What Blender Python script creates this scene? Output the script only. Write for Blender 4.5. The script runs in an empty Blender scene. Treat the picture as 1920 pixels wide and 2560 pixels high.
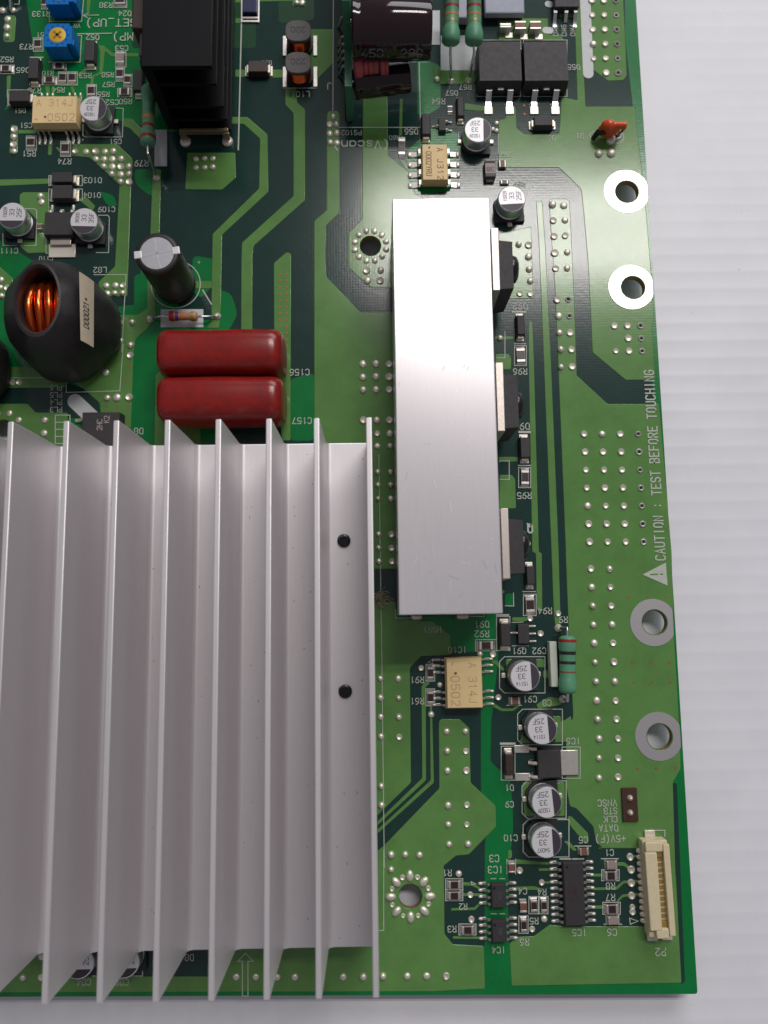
import bpy, bmesh, math, random
from mathutils import Vector, Matrix
random.seed(7)
PI = math.pi
SC = bpy.context.scene
COL = SC.collection

# ------------------------------------------------------------------ camera (1 unit = 1 cm, board top at z = 0)
F_PX, HCAM = 2018.0, 17.5
IMW, IMH = 1920.0, 2560.0
_nad, _van = Vector((940-960, 1549-1280, F_PX)), Vector((735-960, -13900-1280, F_PX))
UP = -_nad.normalized()
DY = (_van - UP*_van.dot(UP)).normalized()
DX = DY.cross(UP)
ROT = Matrix((DX, DY, UP)).transposed()          # world -> camera (x right, y down, z forward)
cam_d = bpy.data.cameras.new('camera')
cam = bpy.data.objects.new('camera', cam_d)
COL.objects.link(cam)
R = ROT
m3 = Matrix(((R[0][0], -R[1][0], -R[2][0]), (R[0][1], -R[1][1], -R[2][1]), (R[0][2], -R[1][2], -R[2][2])))
cam.matrix_world = Matrix.Translation((0, 0, HCAM)) @ m3.to_4x4()
cam_d.sensor_fit = 'VERTICAL'
cam_d.sensor_height = 36.0
cam_d.lens = 36.0*F_PX/IMH
cam_d.clip_start, cam_d.clip_end = 0.5, 1000
cam_d.dof.use_dof = True
cam_d.dof.focus_distance = 17.2
cam_d.dof.aperture_fstop = 0.20
SC.camera = cam

def un(u, v, z=0.0):
    d = ROT.transposed() @ Vector((u-IMW/2, v-IMH/2, F_PX))
    return Vector((0, 0, HCAM)) + d*((z-HCAM)/d.z)

def crop(x0, y0, s):
    """Reads a point measured on an enlarged view of the photograph and gives the point in cm at height z."""
    return lambda x, y, z=0.0: un(x0+x/s, y0+y/s, z)

# ------------------------------------------------------------------ light
SC.view_settings.view_transform = 'Standard'
SC.view_settings.look = 'None'
SC.view_settings.exposure = 0.0
SC.view_settings.gamma = 1.0
w = bpy.data.worlds.new('World')
SC.world = w
w.use_nodes = True
bg = w.node_tree.nodes['Background']
bg.inputs['Color'].default_value = (0.93, 0.92, 1.0, 1)
bg.inputs['Strength'].default_value = 0.175

def tube_lamp(name, v, x0, x1, width, power, z=150.0):
    p = un(1400, v)
    d = p - Vector((0, 0, HCAM)); d.z = -d.z
    q = p + d*(z/d.z)
    ld = bpy.data.lights.new(name, 'AREA')
    ld.shape = 'RECTANGLE'
    ld.size, ld.size_y = x1-x0, width
    ld.energy = power
    ld.color = (1.0, 0.955, 0.92)
    o = bpy.data.objects.new(name, ld)
    COL.objects.link(o)
    o.location = ((x0+x1)/2, q.y, z)
    return o
tube_lamp('fluorescent_tube', 512, 0, 84, 5.5, 66000)
tube_lamp('fluorescent_tube', 644, 0, 84, 5.5, 66000)

wd_ = bpy.data.lights.new('added_soft_lamp', 'AREA')  # added broad lamp, no window known; throws shade to the near side
wd_.shape = 'RECTANGLE'; wd_.size, wd_.size_y = 170, 90
wd_.energy = 215000
wd_.color = (0.96, 0.97, 1.0)
wo = bpy.data.objects.new('added_soft_lamp', wd_); COL.objects.link(wo)
wo.location = (70, 190, 125)
wo.rotation_euler = (Vector((0, 0, 0))-wo.location).to_track_quat('-Z', 'Y').to_euler()

# ------------------------------------------------------------------ materials
def lin(c):
    return tuple(((x/255)/12.92 if x/255 <= .04045 else ((x/255+.055)/1.055)**2.4) for x in c)

MATS = {}
def mat(name, col, rough=.5, metal=0.0, spec=.5, noise=0.0, nscale=8.0, bump=0.0, bscale=60.0, stretch=None, coat=0.0, dirt=None, subs=0.0):
    m = bpy.data.materials.new(name)
    m.use_nodes = True
    nt = m.node_tree; N = nt.nodes; L = nt.links
    b = N['Principled BSDF']
    b.inputs['Base Color'].default_value = (*col, 1)
    b.inputs['Roughness'].default_value = rough
    b.inputs['Metallic'].default_value = metal
    b.inputs['Specular IOR Level'].default_value = spec
    b.inputs['Coat Weight'].default_value = coat
    b.inputs['Coat Roughness'].default_value = .08
    if subs:
        b.inputs['Subsurface Weight'].default_value = subs
        b.inputs['Subsurface Radius'].default_value = (.05, .05, .05)
    tc = N.new('ShaderNodeTexCoord'); mp = N.new('ShaderNodeMapping')
    L.new(tc.outputs['Object'], mp.inputs['Vector'])
    if stretch: mp.inputs['Scale'].default_value = stretch
    if noise or dirt:
        n = N.new('ShaderNodeTexNoise'); n.inputs['Scale'].default_value = nscale; n.inputs['Detail'].default_value = 6
        n.inputs['Roughness'].default_value = .65
        L.new(mp.outputs['Vector'], n.inputs['Vector'])
        r = N.new('ShaderNodeValToRGB')
        r.color_ramp.elements[0].position, r.color_ramp.elements[1].position = .3, .7
        d = dirt or tuple(c*(1-noise) for c in col)
        r.color_ramp.elements[0].color = (*d, 1)
        r.color_ramp.elements[1].color = (*[min(1, c*(1+noise*.6)) for c in col], 1)
        L.new(n.outputs['Fac'], r.inputs['Fac']); L.new(r.outputs['Color'], b.inputs['Base Color'])
        rr = N.new('ShaderNodeMapRange'); rr.inputs['To Min'].default_value = min(1, rough*1.2); rr.inputs['To Max'].default_value = rough*.85
        L.new(n.outputs['Fac'], rr.inputs['Value']); L.new(rr.outputs['Result'], b.inputs['Roughness'])
    if bump:
        n2 = N.new('ShaderNodeTexNoise'); n2.inputs['Scale'].default_value = bscale; n2.inputs['Detail'].default_value = 4
        L.new(mp.outputs['Vector'], n2.inputs['Vector'])
        bp = N.new('ShaderNodeBump'); bp.inputs['Strength'].default_value = bump; bp.inputs['Distance'].default_value = .01
        L.new(n2.outputs['Fac'], bp.inputs['Height']); L.new(bp.outputs['Normal'], b.inputs['Normal'])
    MATS[name] = m
    return m

def mask_mat(name, col, rough=.2, weave=.05, mottled=.12):
    """Green solder mask over glass weave: fine woven relief, slight mottling, gloss."""
    m = mat(name, col, rough, 0, .5)
    nt = m.node_tree; N = nt.nodes; L = nt.links; b = N['Principled BSDF']
    tc = N.new('ShaderNodeTexCoord')
    n = N.new('ShaderNodeTexNoise'); n.inputs['Scale'].default_value = 1.3; n.inputs['Detail'].default_value = 8; n.inputs['Roughness'].default_value = .7
    L.new(tc.outputs['Object'], n.inputs['Vector'])
    r = N.new('ShaderNodeValToRGB'); r.color_ramp.elements[0].position, r.color_ramp.elements[1].position = .32, .68
    r.color_ramp.elements[0].color = (*[c*(1-mottled) for c in col], 1)
    r.color_ramp.elements[1].color = (*[c*(1+mottled) for c in col], 1)
    L.new(n.outputs['Fac'], r.inputs['Fac'])
    # dust specks
    v = N.new('ShaderNodeTexNoise'); v.inputs['Scale'].default_value = 26; v.inputs['Detail'].default_value = 2
    L.new(tc.outputs['Object'], v.inputs['Vector'])
    vr = N.new('ShaderNodeValToRGB'); vr.color_ramp.elements[0].position, vr.color_ramp.elements[1].position = .71, .80
    L.new(v.outputs['Fac'], vr.inputs['Fac'])
    mx = N.new('ShaderNodeMix'); mx.data_type = 'RGBA'
    mx.inputs['B'].default_value = (.30, .31, .28, 1)
    mul = N.new('ShaderNodeMath'); mul.operation = 'MULTIPLY'; mul.inputs[1].default_value = .35
    L.new(vr.outputs['Color'], mul.inputs[0]); L.new(mul.outputs[0], mx.inputs['Factor'])
    L.new(r.outputs['Color'], mx.inputs['A']); L.new(mx.outputs['Result'], b.inputs['Base Color'])
    hs = []
    for ax in ('X', 'Y'):
        wv = N.new('ShaderNodeTexWave'); wv.bands_direction = ax; wv.inputs['Scale'].default_value = 5.0
        wv.inputs['Distortion'].default_value = .6; wv.inputs['Detail Scale'].default_value = .5
        L.new(tc.outputs['Object'], wv.inputs['Vector']); hs.append(wv)
    ad = N.new('ShaderNodeMath'); ad.operation = 'ADD'
    L.new(hs[0].outputs['Fac'], ad.inputs[0]); L.new(hs[1].outputs['Fac'], ad.inputs[1])
    n3 = N.new('ShaderNodeTexNoise'); n3.inputs['Scale'].default_value = 9; n3.inputs['Detail'].default_value = 5
    L.new(tc.outputs['Object'], n3.inputs['Vector'])
    ma = N.new('ShaderNodeMath'); ma.operation = 'MULTIPLY_ADD'; ma.inputs[1].default_value = 5.0
    L.new(n3.outputs['Fac'], ma.inputs[0]); L.new(ad.outputs[0], ma.inputs[2])
    bp = N.new('ShaderNodeBump'); bp.inputs['Strength'].default_value = weave; bp.inputs['Distance'].default_value = .004
    L.new(ma.outputs[0], bp.inputs['Height']); L.new(bp.outputs['Normal'], b.inputs['Normal'])
    return m

M_BARE = mask_mat('bare_laminate', (.001, .175, .038), .18)
M_DARK = mask_mat('dark_laminate', (.012, .041, .034), .15, .035)
M_DIM = mask_mat('dim_laminate', (.010, .060, .022), .22)
M_COP = mask_mat('masked_copper', (.112, .250, .066), .15, .028)
M_EDGE = mat('trace_edge', (.30, .36, .20), .25, .3)
M_SILK = mat('silkscreen_ink', (.50, .53, .46), .6, noise=.15, nscale=30)
M_SOLDER = mat('solder', (.80, .74, .64), .42, .6, bump=.15, bscale=25)
M_LEGS = mat('dull_leg', (.50, .47, .44), .35, .9)
M_TIN = mat('tinned_pad', (.70, .66, .62), .40, .8, noise=.15, nscale=14)
M_WASH = mat('bare_tin_ring', (.66, .63, .64), .30, .75, noise=.05, nscale=5)
M_LEAD = mat('tinned_lead', (.66, .66, .67), .25, 1.0)
M_COPVIA = mat('copper_via', (.30, .12, .05), .5, .3)
M_STRIPE = mat('white_stripe_ink', (.56, .57, .57), .45, noise=.06)
M_HOLE = mat('hole_shade', (.01, .012, .01), .8)
M_FR4 = mat('fr4_edge', (.24, .17, .06), .7, noise=.3, nscale=40)
M_TABLE = None
M_BLACKP = mat('black_plastic', (.016, .015, .018), .55, noise=.2, nscale=12, bump=.15, bscale=90)
M_BLACKG = mat('glossy_black_plastic', (.010, .010, .012), .22)
M_BLACKM = mat('moulded_epoxy', (.036, .031, .035), .60, noise=.18, nscale=10, bump=.2, bscale=120)
M_BROWNP = mat('brown_epoxy', (.040, .022, .018), .5, noise=.2, nscale=10)
M_ANOD = mat('black_anodised', (.0035, .0033, .005), .42, .0, spec=.17, noise=.25, nscale=6, bump=.12, bscale=70)
M_CHIPTOP = mat('chip_glaze', (.035, .016, .016), .35)
M_CERAM = mat('white_ceramic', (.36, .30, .28), .6)
M_MLCC = mat('capacitor_ceramic', (.20, .085, .055), .5, noise=.1)
M_MLCCP = mat('pale_capacitor_ceramic', (.33, .25, .23), .55, noise=.1)
M_CREAM = mat('cream_epoxy', (.82, .60, .30), .55, noise=.05, nscale=6, bump=.1, bscale=110)
M_CREAMM = mat('cream_marking', (.46, .33, .17), .6)
M_CREAMD = mat('brown_dot', (.22, .11, .05), .6)
M_CAN = mat('aluminium_can', (.72, .73, .76), .40, .9)
M_DISC = mat('scored_disc', (.50, .50, .53), .4, .7, noise=.12, nscale=10)
M_CANT = mat('can_top', (.74, .72, .74), .42, .25)
M_CANP = mat('can_print', (.045, .035, .05), .5)
M_SCRW = mat('bright_groove', (.80, .80, .82), .25, .6)
M_SLEEVE = mat('brown_black_sleeve', (.016, .011, .010), .45, noise=.3, nscale=9, bump=.15, bscale=60)
M_SLEEVEP = mat('purple_black_sleeve', (.022, .010, .013), .08, noise=.1, nscale=5)
M_SLEEVET = mat('sleeve_print', (.13, .13, .17), .4)
M_RED = mat('red_epoxy', (.27, .012, .008), .24, noise=.15, nscale=5, bump=.10, bscale=16, dirt=(.19, .010, .009))
M_CHOKE = mat('heat_shrink', (.013, .012, .017), .45, noise=.4, nscale=14, bump=.55, bscale=6, dirt=(.03, .026, .022))
M_WIRE = mat('enamelled_copper', (.75, .13, .03), .22, .9)
M_LABEL = mat('paper_label', (.52, .44, .33), .7, noise=.08)
M_INK = mat('black_ink', (.02, .018, .02), .6)
M_BLUE = mat('blue_plastic', (.0, .16, .52), .45, noise=.06, spec=.25)
M_YELL = mat('yellow_rotor', (.70, .42, .03), .45, .2, noise=.12)
M_YELLD = mat('rotor_slot', (.30, .15, .01), .6)
M_NAVY = mat('navy_plastic', (.008, .012, .075), .35)
M_GREENR = mat('green_resistor_lacquer', (.10, .30, .17), .42, noise=.12, nscale=6, bump=.1, bscale=30)
M_PINKR = mat('pink_resistor_lacquer', (.45, .075, .10), .45, noise=.1)
M_BRED = mat('red_band', (.33, .015, .012), .5)
M_BBLK = mat('black_band', (.012, .012, .012), .5)
M_BBRN = mat('brown_band', (.20, .08, .03), .5)
M_BORG = mat('orange_band', (.55, .20, .04), .5)
M_BVIO = mat('violet_band', (.10, .03, .22), .5)
M_BGLD = mat('gold_band', (.35, .30, .10), .4, .4)
M_TANR = mat('resistor_tan', (.50, .24, .13), .45)
M_ORANGE = mat('orange_disc_lacquer', (.62, .075, .012), .28)
M_WCER = mat('grey_white_block', (.34, .36, .44), .5, noise=.08)
M_PLATE = mat('tan_plated_steel', (.34, .26, .17), .4, .7, noise=.15, nscale=10)
M_TAB = mat('nickel_tab', (.62, .55, .50), .42, .9, noise=.12, nscale=16)
M_DRUM = mat('ferrite_grey', (.105, .090, .092), .6, noise=.1)
M_BROWNB = mat('dark_brown_board', (.055, .018, .010), .7, noise=.2, nscale=16)
M_CONN = mat('ivory_connector', (.70, .60, .39), .5, noise=.07, nscale=9, subs=.1)
M_GLUE = mat('amber_flux', (.30, .19, .05), .35)
M_DBOARD = mask_mat('daughter_mask', (.05, .19, .11), .35)

def brushed(name, col, rough, along, metal=1.0, streak=.10, aniso=.5, dirt=.0, mottle=0.0):
    m = mat(name, col, rough, metal)
    nt = m.node_tree; N = nt.nodes; L = nt.links; b = N['Principled BSDF']
    tc = N.new('ShaderNodeTexCoord'); mp = N.new('ShaderNodeMapping')
    mp.inputs['Scale'].default_value = (60, 1.2, 60) if along == 'Y' else (1.2, 60, 60)
    L.new(tc.outputs['Object'], mp.inputs['Vector'])
    n = N.new('ShaderNodeTexNoise'); n.inputs['Scale'].default_value = 1.0; n.inputs['Detail'].default_value = 5; n.inputs['Roughness'].default_value = .7
    L.new(mp.outputs['Vector'], n.inputs['Vector'])
    r = N.new('ShaderNodeValToRGB'); r.color_ramp.elements[0].position, r.color_ramp.elements[1].position = .25, .75
    r.color_ramp.elements[0].color = (*[c*(1-streak) for c in col], 1); r.color_ramp.elements[1].color = (*[min(1, c*(1+streak)) for c in col], 1)
    L.new(n.outputs['Fac'], r.inputs['Fac'])
    n2 = N.new('ShaderNodeTexNoise'); n2.inputs['Scale'].default_value = 5.5; n2.inputs['Detail'].default_value = 8; n2.inputs['Roughness'].default_value = .8
    L.new(tc.outputs['Object'], n2.inputs['Vector'])
    r2 = N.new('ShaderNodeValToRGB'); r2.color_ramp.elements[0].position, r2.color_ramp.elements[1].position = .64, .74
    L.new(n2.outputs['Fac'], r2.inputs['Fac'])
    mu = N.new('ShaderNodeMath'); mu.operation = 'MULTIPLY'; mu.inputs[1].default_value = dirt
    L.new(r2.outputs['Color'], mu.inputs[0])
    mx = N.new('ShaderNodeMix'); mx.data_type = 'RGBA'; mx.inputs['B'].default_value = (.16, .13, .11, 1)
    L.new(mu.outputs[0], mx.inputs['Factor']); L.new(r.outputs['Color'], mx.inputs['A']); L.new(mx.outputs['Result'], b.inputs['Base Color'])
    b.inputs['Anisotropic'].default_value = aniso
    tg = N.new('ShaderNodeTangent'); tg.direction_type = 'RADIAL'; tg.axis = 'X' if along == 'Y' else 'Y'
    rr = N.new('ShaderNodeMapRange'); rr.inputs['To Min'].default_value = rough*1.12; rr.inputs['To Max'].default_value = rough*.9
    L.new(n.outputs['Fac'], rr.inputs['Value']); L.new(rr.outputs['Result'], b.inputs['Roughness'])
    bp = N.new('ShaderNodeBump'); bp.inputs['Strength'].default_value = .10; bp.inputs['Distance'].default_value = .002
    L.new(n.outputs['Fac'], bp.inputs['Height']); L.new(bp.outputs['Normal'], b.inputs['Normal'])
    return m
M_ALU = brushed('brushed_aluminium', (.80, .76, .78), .26, 'Y', .55, .09, .0, .3)
M_EXTR = brushed('extruded_aluminium', (.78, .745, .755), .46, 'Y', .56, .045, .0, .45)
M_SCR = mat('scratch_bright', (.82, .80, .81), .45, .6)
M_SCRD = mat('scratch_dark', (.10, .08, .07), .7)

def table_mat():
    m = mat('white_ribbed_sheet', (.80, .79, .84), .38, 0, .4)
    nt = m.node_tree; N = nt.nodes; L = nt.links; b = N['Principled BSDF']
    tc = N.new('ShaderNodeTexCoord')
    n = N.new('ShaderNodeTexNoise'); n.inputs['Scale'].default_value = .6; n.inputs['Detail'].default_value = 9; n.inputs['Roughness'].default_value = .65
    L.new(tc.outputs['Object'], n.inputs['Vector'])
    r = N.new('ShaderNodeValToRGB'); r.color_ramp.elements[0].position, r.color_ramp.elements[1].position = .3, .7
    r.color_ramp.elements[0].color = (.765, .755, .805, 1); r.color_ramp.elements[1].color = (.83, .82, .87, 1)
    L.new(n.outputs['Fac'], r.inputs['Fac'])
    n2 = N.new('ShaderNodeTexNoise'); n2.inputs['Scale'].default_value = 3.2; n2.inputs['Detail'].default_value = 3
    L.new(tc.outputs['Object'], n2.inputs['Vector'])
    r2 = N.new('ShaderNodeValToRGB'); r2.color_ramp.elements[0].position, r2.color_ramp.elements[1].position = .74, .80
    L.new(n2.outputs['Fac'], r2.inputs['Fac'])
    mx = N.new('ShaderNodeMix'); mx.data_type = 'RGBA'; mx.inputs['B'].default_value = (.52, .49, .51, 1)
    mu = N.new('ShaderNodeMath'); mu.operation = 'MULTIPLY'; mu.inputs[1].default_value = .5
    L.new(r2.outputs['Color'], mu.inputs[0]); L.new(mu.outputs[0], mx.inputs['Factor'])
    L.new(r.outputs['Color'], mx.inputs['A']); L.new(mx.outputs['Result'], b.inputs['Base Color'])
    return m
M_TABLE = table_mat()

# ------------------------------------------------------------------ mesh building
class MB:
    def __init__(s): s.v = []; s.f = []; s.m = []; s.mi = 0; s.flat = set()
    def add(s, vs, fs):
        k = len(s.v); s.v += [tuple(v) for v in vs]; s.f += [tuple(i+k for i in f) for f in fs]; s.m += [s.mi]*len(fs); return s
    def box(s, x0, x1, y0, y1, z0, z1, b=0.0, tx=0.0, ty=0.0):
        """Box with chamfered edges b; tx, ty taper the top inwards."""
        if b <= 0:
            v = [(x0, y0, z0), (x1, y0, z0), (x1, y1, z0), (x0, y1, z0), (x0+tx, y0+ty, z1), (x1-tx, y0+ty, z1), (x1-tx, y1-ty, z1), (x0+tx, y1-ty, z1)]
            return s.add(v, [(3, 2, 1, 0), (4, 5, 6, 7), (0, 1, 5, 4), (1, 2, 6, 5), (2, 3, 7, 6), (3, 0, 4, 7)])
        bm = bmesh.new(); bmesh.ops.create_cube(bm, size=1)
        for q in bm.verts:
            top = q.co.z > 0
            q.co = Vector(((x0+(tx if top else 0)) if q.co.x < 0 else (x1-(tx if top else 0)), (y0+(ty if top else 0)) if q.co.y < 0 else (y1-(ty if top else 0)), z1 if top else z0))
        bmesh.ops.bevel(bm, geom=list(bm.edges), offset=b, segments=2, profile=.5, affect='EDGES', clamp_overlap=True)
        bm.verts.index_update(); bm.normal_update()
        big = sorted(((f.calc_area(), i) for i, f in enumerate(bm.faces)), reverse=True)[:6]; k0 = len(s.f)
        s.flat |= {k0+i for _, i in big}
        s.add([q.co for q in bm.verts], [[q.index for q in f.verts] for f in bm.faces]); bm.free(); return s
    def prism(s, poly, z0, z1, top=None):
        n = len(poly); t = top or poly
        v = [(p[0], p[1], z0) for p in poly] + [(p[0], p[1], z1) for p in t]
        return s.add(v, [tuple(range(n-1, -1, -1)), tuple(range(n, 2*n))] + [(i, (i+1) % n, n+(i+1) % n, n+i) for i in range(n)])
    def lathe(s, prof, c=(0, 0, 0), axis='Z', n=32, cap=True):
        c = Vector(c); vs = []; fs = []
        for r, h in prof:
            for k in range(n):
                a = 2*PI*k/n; p = Vector((r*math.cos(a), r*math.sin(a), h))
                if axis == 'X': p = Vector((p.z, p.x, p.y))
                elif axis == 'Y': p = Vector((p.y, p.z, p.x))
                vs.append(c+p)
        m = len(prof)
        for i in range(m-1):
            for k in range(n):
                fs.append((i*n+k, i*n+(k+1) % n, (i+1)*n+(k+1) % n, (i+1)*n+k))
        if cap:
            if prof[0][0] > 1e-6: fs.append(tuple(range(n-1, -1, -1)))
            if prof[-1][0] > 1e-6: fs.append(tuple((m-1)*n+k for k in range(n)))
        return s.add(vs, fs)
    def tube(s, pts, r, n=10):
        pts = [Vector(p) for p in pts]; rs = r if isinstance(r, (list, tuple)) else [r]*len(pts)
        vs = []; prev = None
        for i, p in enumerate(pts):
            t = (pts[min(i+1, len(pts)-1)]-pts[max(i-1, 0)]).normalized()
            if prev is None:
                a = Vector((0, 0, 1)) if abs(t.z) < .9 else Vector((1, 0, 0)); u = t.cross(a).normalized()
            else: u = (prev - t*prev.dot(t)).normalized()
            prev = u; q = t.cross(u)
            for k in range(n):
                an = 2*PI*k/n; vs.append(p+u*(rs[i]*math.cos(an))+q*(rs[i]*math.sin(an)))
        m = len(pts)
        fs = [(i*n+k, i*n+(k+1) % n, (i+1)*n+(k+1) % n, (i+1)*n+k) for i in range(m-1) for k in range(n)]
        fs += [tuple(range(n-1, -1, -1)), tuple((m-1)*n+k for k in range(n))]
        return s.add(vs, fs)
    def rings(s, rings, cap0=True, cap1=True):
        n = len(rings[0]); vs = [p for r in rings for p in r]; m = len(rings)
        fs = [(i*n+k, i*n+(k+1) % n, (i+1)*n+(k+1) % n, (i+1)*n+k) for i in range(m-1) for k in range(n)]
        if cap0: fs.append(tuple(range(n-1, -1, -1)))
        if cap1: fs.append(tuple((m-1)*n+k for k in range(n)))
        return s.add(vs, fs)
    def superell(s, c, h, e=.35, n=28):
        """Rounded block: superellipsoid with half sizes h."""
        sg = lambda x, p: math.copysign(abs(x)**p, x); R_ = []
        for i in range(1, n):
            a = -PI/2+PI*i/n
            R_.append([(c[0]+h[0]*sg(math.cos(a), e)*sg(math.cos(2*PI*k/(2*n)), e), c[1]+h[1]*sg(math.cos(a), e)*sg(math.sin(2*PI*k/(2*n)), e), c[2]+h[2]*sg(math.sin(a), e)) for k in range(2*n)])
        return s.rings(R_)
    def ribbon(s, pts, wd, z=0.0, closed=False):
        P2 = [Vector((p[0], p[1])) for p in pts]; n = len(P2)
        if n < 2: return s
        L_, R_ = [], []
        for i in range(n):
            a = P2[i-1] if (i > 0 or closed) else None; b = P2[(i+1) % n] if (i < n-1 or closed) else None
            d1 = (P2[i]-a).normalized() if a is not None and (P2[i]-a).length > 1e-9 else None
            d2 = (b-P2[i]).normalized() if b is not None and (b-P2[i]).length > 1e-9 else None
            if d1 is None: d1 = d2
            if d2 is None: d2 = d1
            t = (d1+d2)
            if t.length < 1e-3: t = d1
            t.normalize(); nn = Vector((-t.y, t.x)); k = 1/max(.45, nn.dot(Vector((-d1.y, d1.x))))
            e = Vector((0, 0))
            if not closed and i == 0: e = -d1*wd*.5
            if not closed and i == n-1: e = d1*wd*.5
            L_.append(P2[i]+nn*wd*.5*k+e); R_.append(P2[i]-nn*wd*.5*k+e)
        vs = [(p.x, p.y, z) for p in R_]+[(p.x, p.y, z) for p in L_]
        fs = [(i, (i+1) % n, n+(i+1) % n, n+i) for i in range(n if closed else n-1)]
        return s.add(vs, fs)
    def xform(s, mtx, start=0):
        s.v[start:] = [tuple(mtx @ Vector(p)) for p in s.v[start:]]; return s
    def mesh(s, name, mats, smooth=None):
        me = bpy.data.meshes.new(name); me.from_pydata(s.v, [], s.f)
        for m in (mats if isinstance(mats, (list, tuple)) else [mats]): me.materials.append(m)
        if any(s.m):
            me.polygons.foreach_set('material_index', s.m)
        if smooth is not None:
            me.polygons.foreach_set('use_smooth', [True]*len(me.polygons))
            me.set_sharp_from_angle(angle=math.radians(smooth))
            if s.flat: me.polygons.foreach_set('use_smooth', [i not in s.flat for i in range(len(me.polygons))])
        me.update(); return me

def put(name, me, parent=None, loc=(0, 0, 0), rz=0.0, label=None):
    if isinstance(me, tuple): mb, mats, sm = me; me = mb.mesh(name, mats, sm)
    o = bpy.data.objects.new(name, me); COL.objects.link(o)
    o.location = loc; o.rotation_euler = (0, 0, rz)
    if parent is not None: o.parent = parent
    if label: o['label'] = label
    return o
def thing(name, label, cat, loc=(0, 0, 0), rz=0.0, group=None):
    o = bpy.data.objects.new(name, None); COL.objects.link(o); o.empty_display_size = .2
    o.location = loc; o.rotation_euler = (0, 0, rz); o['label'] = label; o['category'] = cat
    if group: o['group'] = group
    return o
CACHE = {}
def cached(key, fn):
    if key not in CACHE: CACHE[key] = fn()
    return CACHE[key]

# ------------------------------------------------------------------ stroke lettering (board print, can print)
def _g(t):
    return [[tuple(float(c) for c in p.split(',')) for p in st.split()] for st in t.split('|')]
GLY = {k: _g(v) for k, v in {
 'A': '0,0 2,6 4,0|.75,2 3.25,2', 'B': '0,0 0,6 3,6 4,5 4,4 3,3.1 0,3.1|3,3.1 4,2.2 4,1 3,0 0,0', 'C': '4,1 3,0 1,0 0,1 0,5 1,6 3,6 4,5',
 'D': '0,0 0,6 2.5,6 4,4.6 4,1.4 2.5,0 0,0', 'E': '4,0 0,0 0,6 4,6|0,3.1 3,3.1', 'F': '0,0 0,6 4,6|0,3.1 3,3.1', 'G': '4,5 3,6 1,6 0,5 0,1 1,0 3,0 4,1 4,2.8 2.4,2.8',
 'H': '0,0 0,6|4,0 4,6|0,3 4,3', 'I': '2,0 2,6', 'J': '0,1 1,0 2.5,0 3.5,1 3.5,6', 'K': '0,0 0,6|4,6 .2,2.6|1.4,3.6 4,0', 'L': '0,6 0,0 4,0',
 'M': '0,0 0,6 2,2.5 4,6 4,0', 'N': '0,0 0,6 4,0 4,6', 'O': '1,0 0,1 0,5 1,6 3,6 4,5 4,1 3,0 1,0', 'P': '0,0 0,6 3,6 4,5 4,3.9 3,2.9 0,2.9',
 'Q': '1,0 0,1 0,5 1,6 3,6 4,5 4,1 3,0 1,0|2.4,1.6 4.2,-.4', 'R': '0,0 0,6 3,6 4,5 4,3.9 3,2.9 0,2.9|2,2.8 4,0', 'S': '0,1 1,0 3,0 4,1 4,2.2 3,3 1,3.2 0,4 0,5 1,6 3,6 4,5',
 'T': '2,0 2,6|0,6 4,6', 'U': '0,6 0,1 1,0 3,0 4,1 4,6', 'V': '0,6 2,0 4,6', 'W': '0,6 1,0 2,4 3,0 4,6', 'X': '0,0 4,6|0,6 4,0', 'Y': '0,6 2,3 4,6|2,3 2,0', 'Z': '0,6 4,6 0,0 4,0',
 '0': '1,0 0,1 0,5 1,6 3,6 4,5 4,1 3,0 1,0', '1': '.8,4.8 2,6 2,0', '2': '0,5 1,6 3,6 4,5 4,3.8 0,0 4,0', '3': '0,5.4 1,6 3,6 4,5 4,4 3,3.1 1.4,3.1|3,3.1 4,2.2 4,1 3,0 1,0 0,.8',
 '4': '3,0 3,6 0,1.8 4,1.8', '5': '4,6 .4,6 0,3.2 2.8,3.6 4,2.6 4,1 3,0 1,0 0,.8', '6': '3.6,6 2,6 .5,4.6 0,2.8 0,1 1,0 3,0 4,1 4,2.5 3,3.5 1,3.5 0,2.6', '7': '0,6 4,6 1.4,0',
 '8': '1,3.1 0,2.2 0,1 1,0 3,0 4,1 4,2.2 3,3.1 1,3.1 0,4 0,5 1,6 3,6 4,5 4,4 3,3.1', '9': '.4,0 2.6,1 4,3.2 4,5 3,6 1,6 0,5 0,3.6 1,2.6 3,2.6 4,3.6',
 '+': '2,1 2,5|0,3 4,3', '-': '.5,3 3.5,3', '_': '0,-.6 4,-.6', '(': '2.8,-1 1.6,.6 1.2,3 1.6,5.4 2.8,7', ')': '1.2,-1 2.4,.6 2.8,3 2.4,5.4 1.2,7', ':': '2,1 2,1.5|2,4 2,4.5', '.': '2,0 2,.4',
 's': '0,.6 1,0 3,0 3.6,.8 3,1.9 1,2.2 .4,3.2 1,4 3,4 3.6,3.4', 'c': '4,.8 3,0 1,0 0,1 0,3 1,4 3,4 4,3.2', 'a': '4,0 4,4|4,1 3,0 1,0 0,1 0,3 1,4 3,4 4,3', 'n': '0,0 0,4|0,3 1,4 3,4 4,3 4,0',
 '*': '1,3 2,4 3,3 2,2 1,3', 'u': '0,4 0,1 1,0 3,0 4,1 4,4', ' ': '0,0'}.items()}
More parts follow.
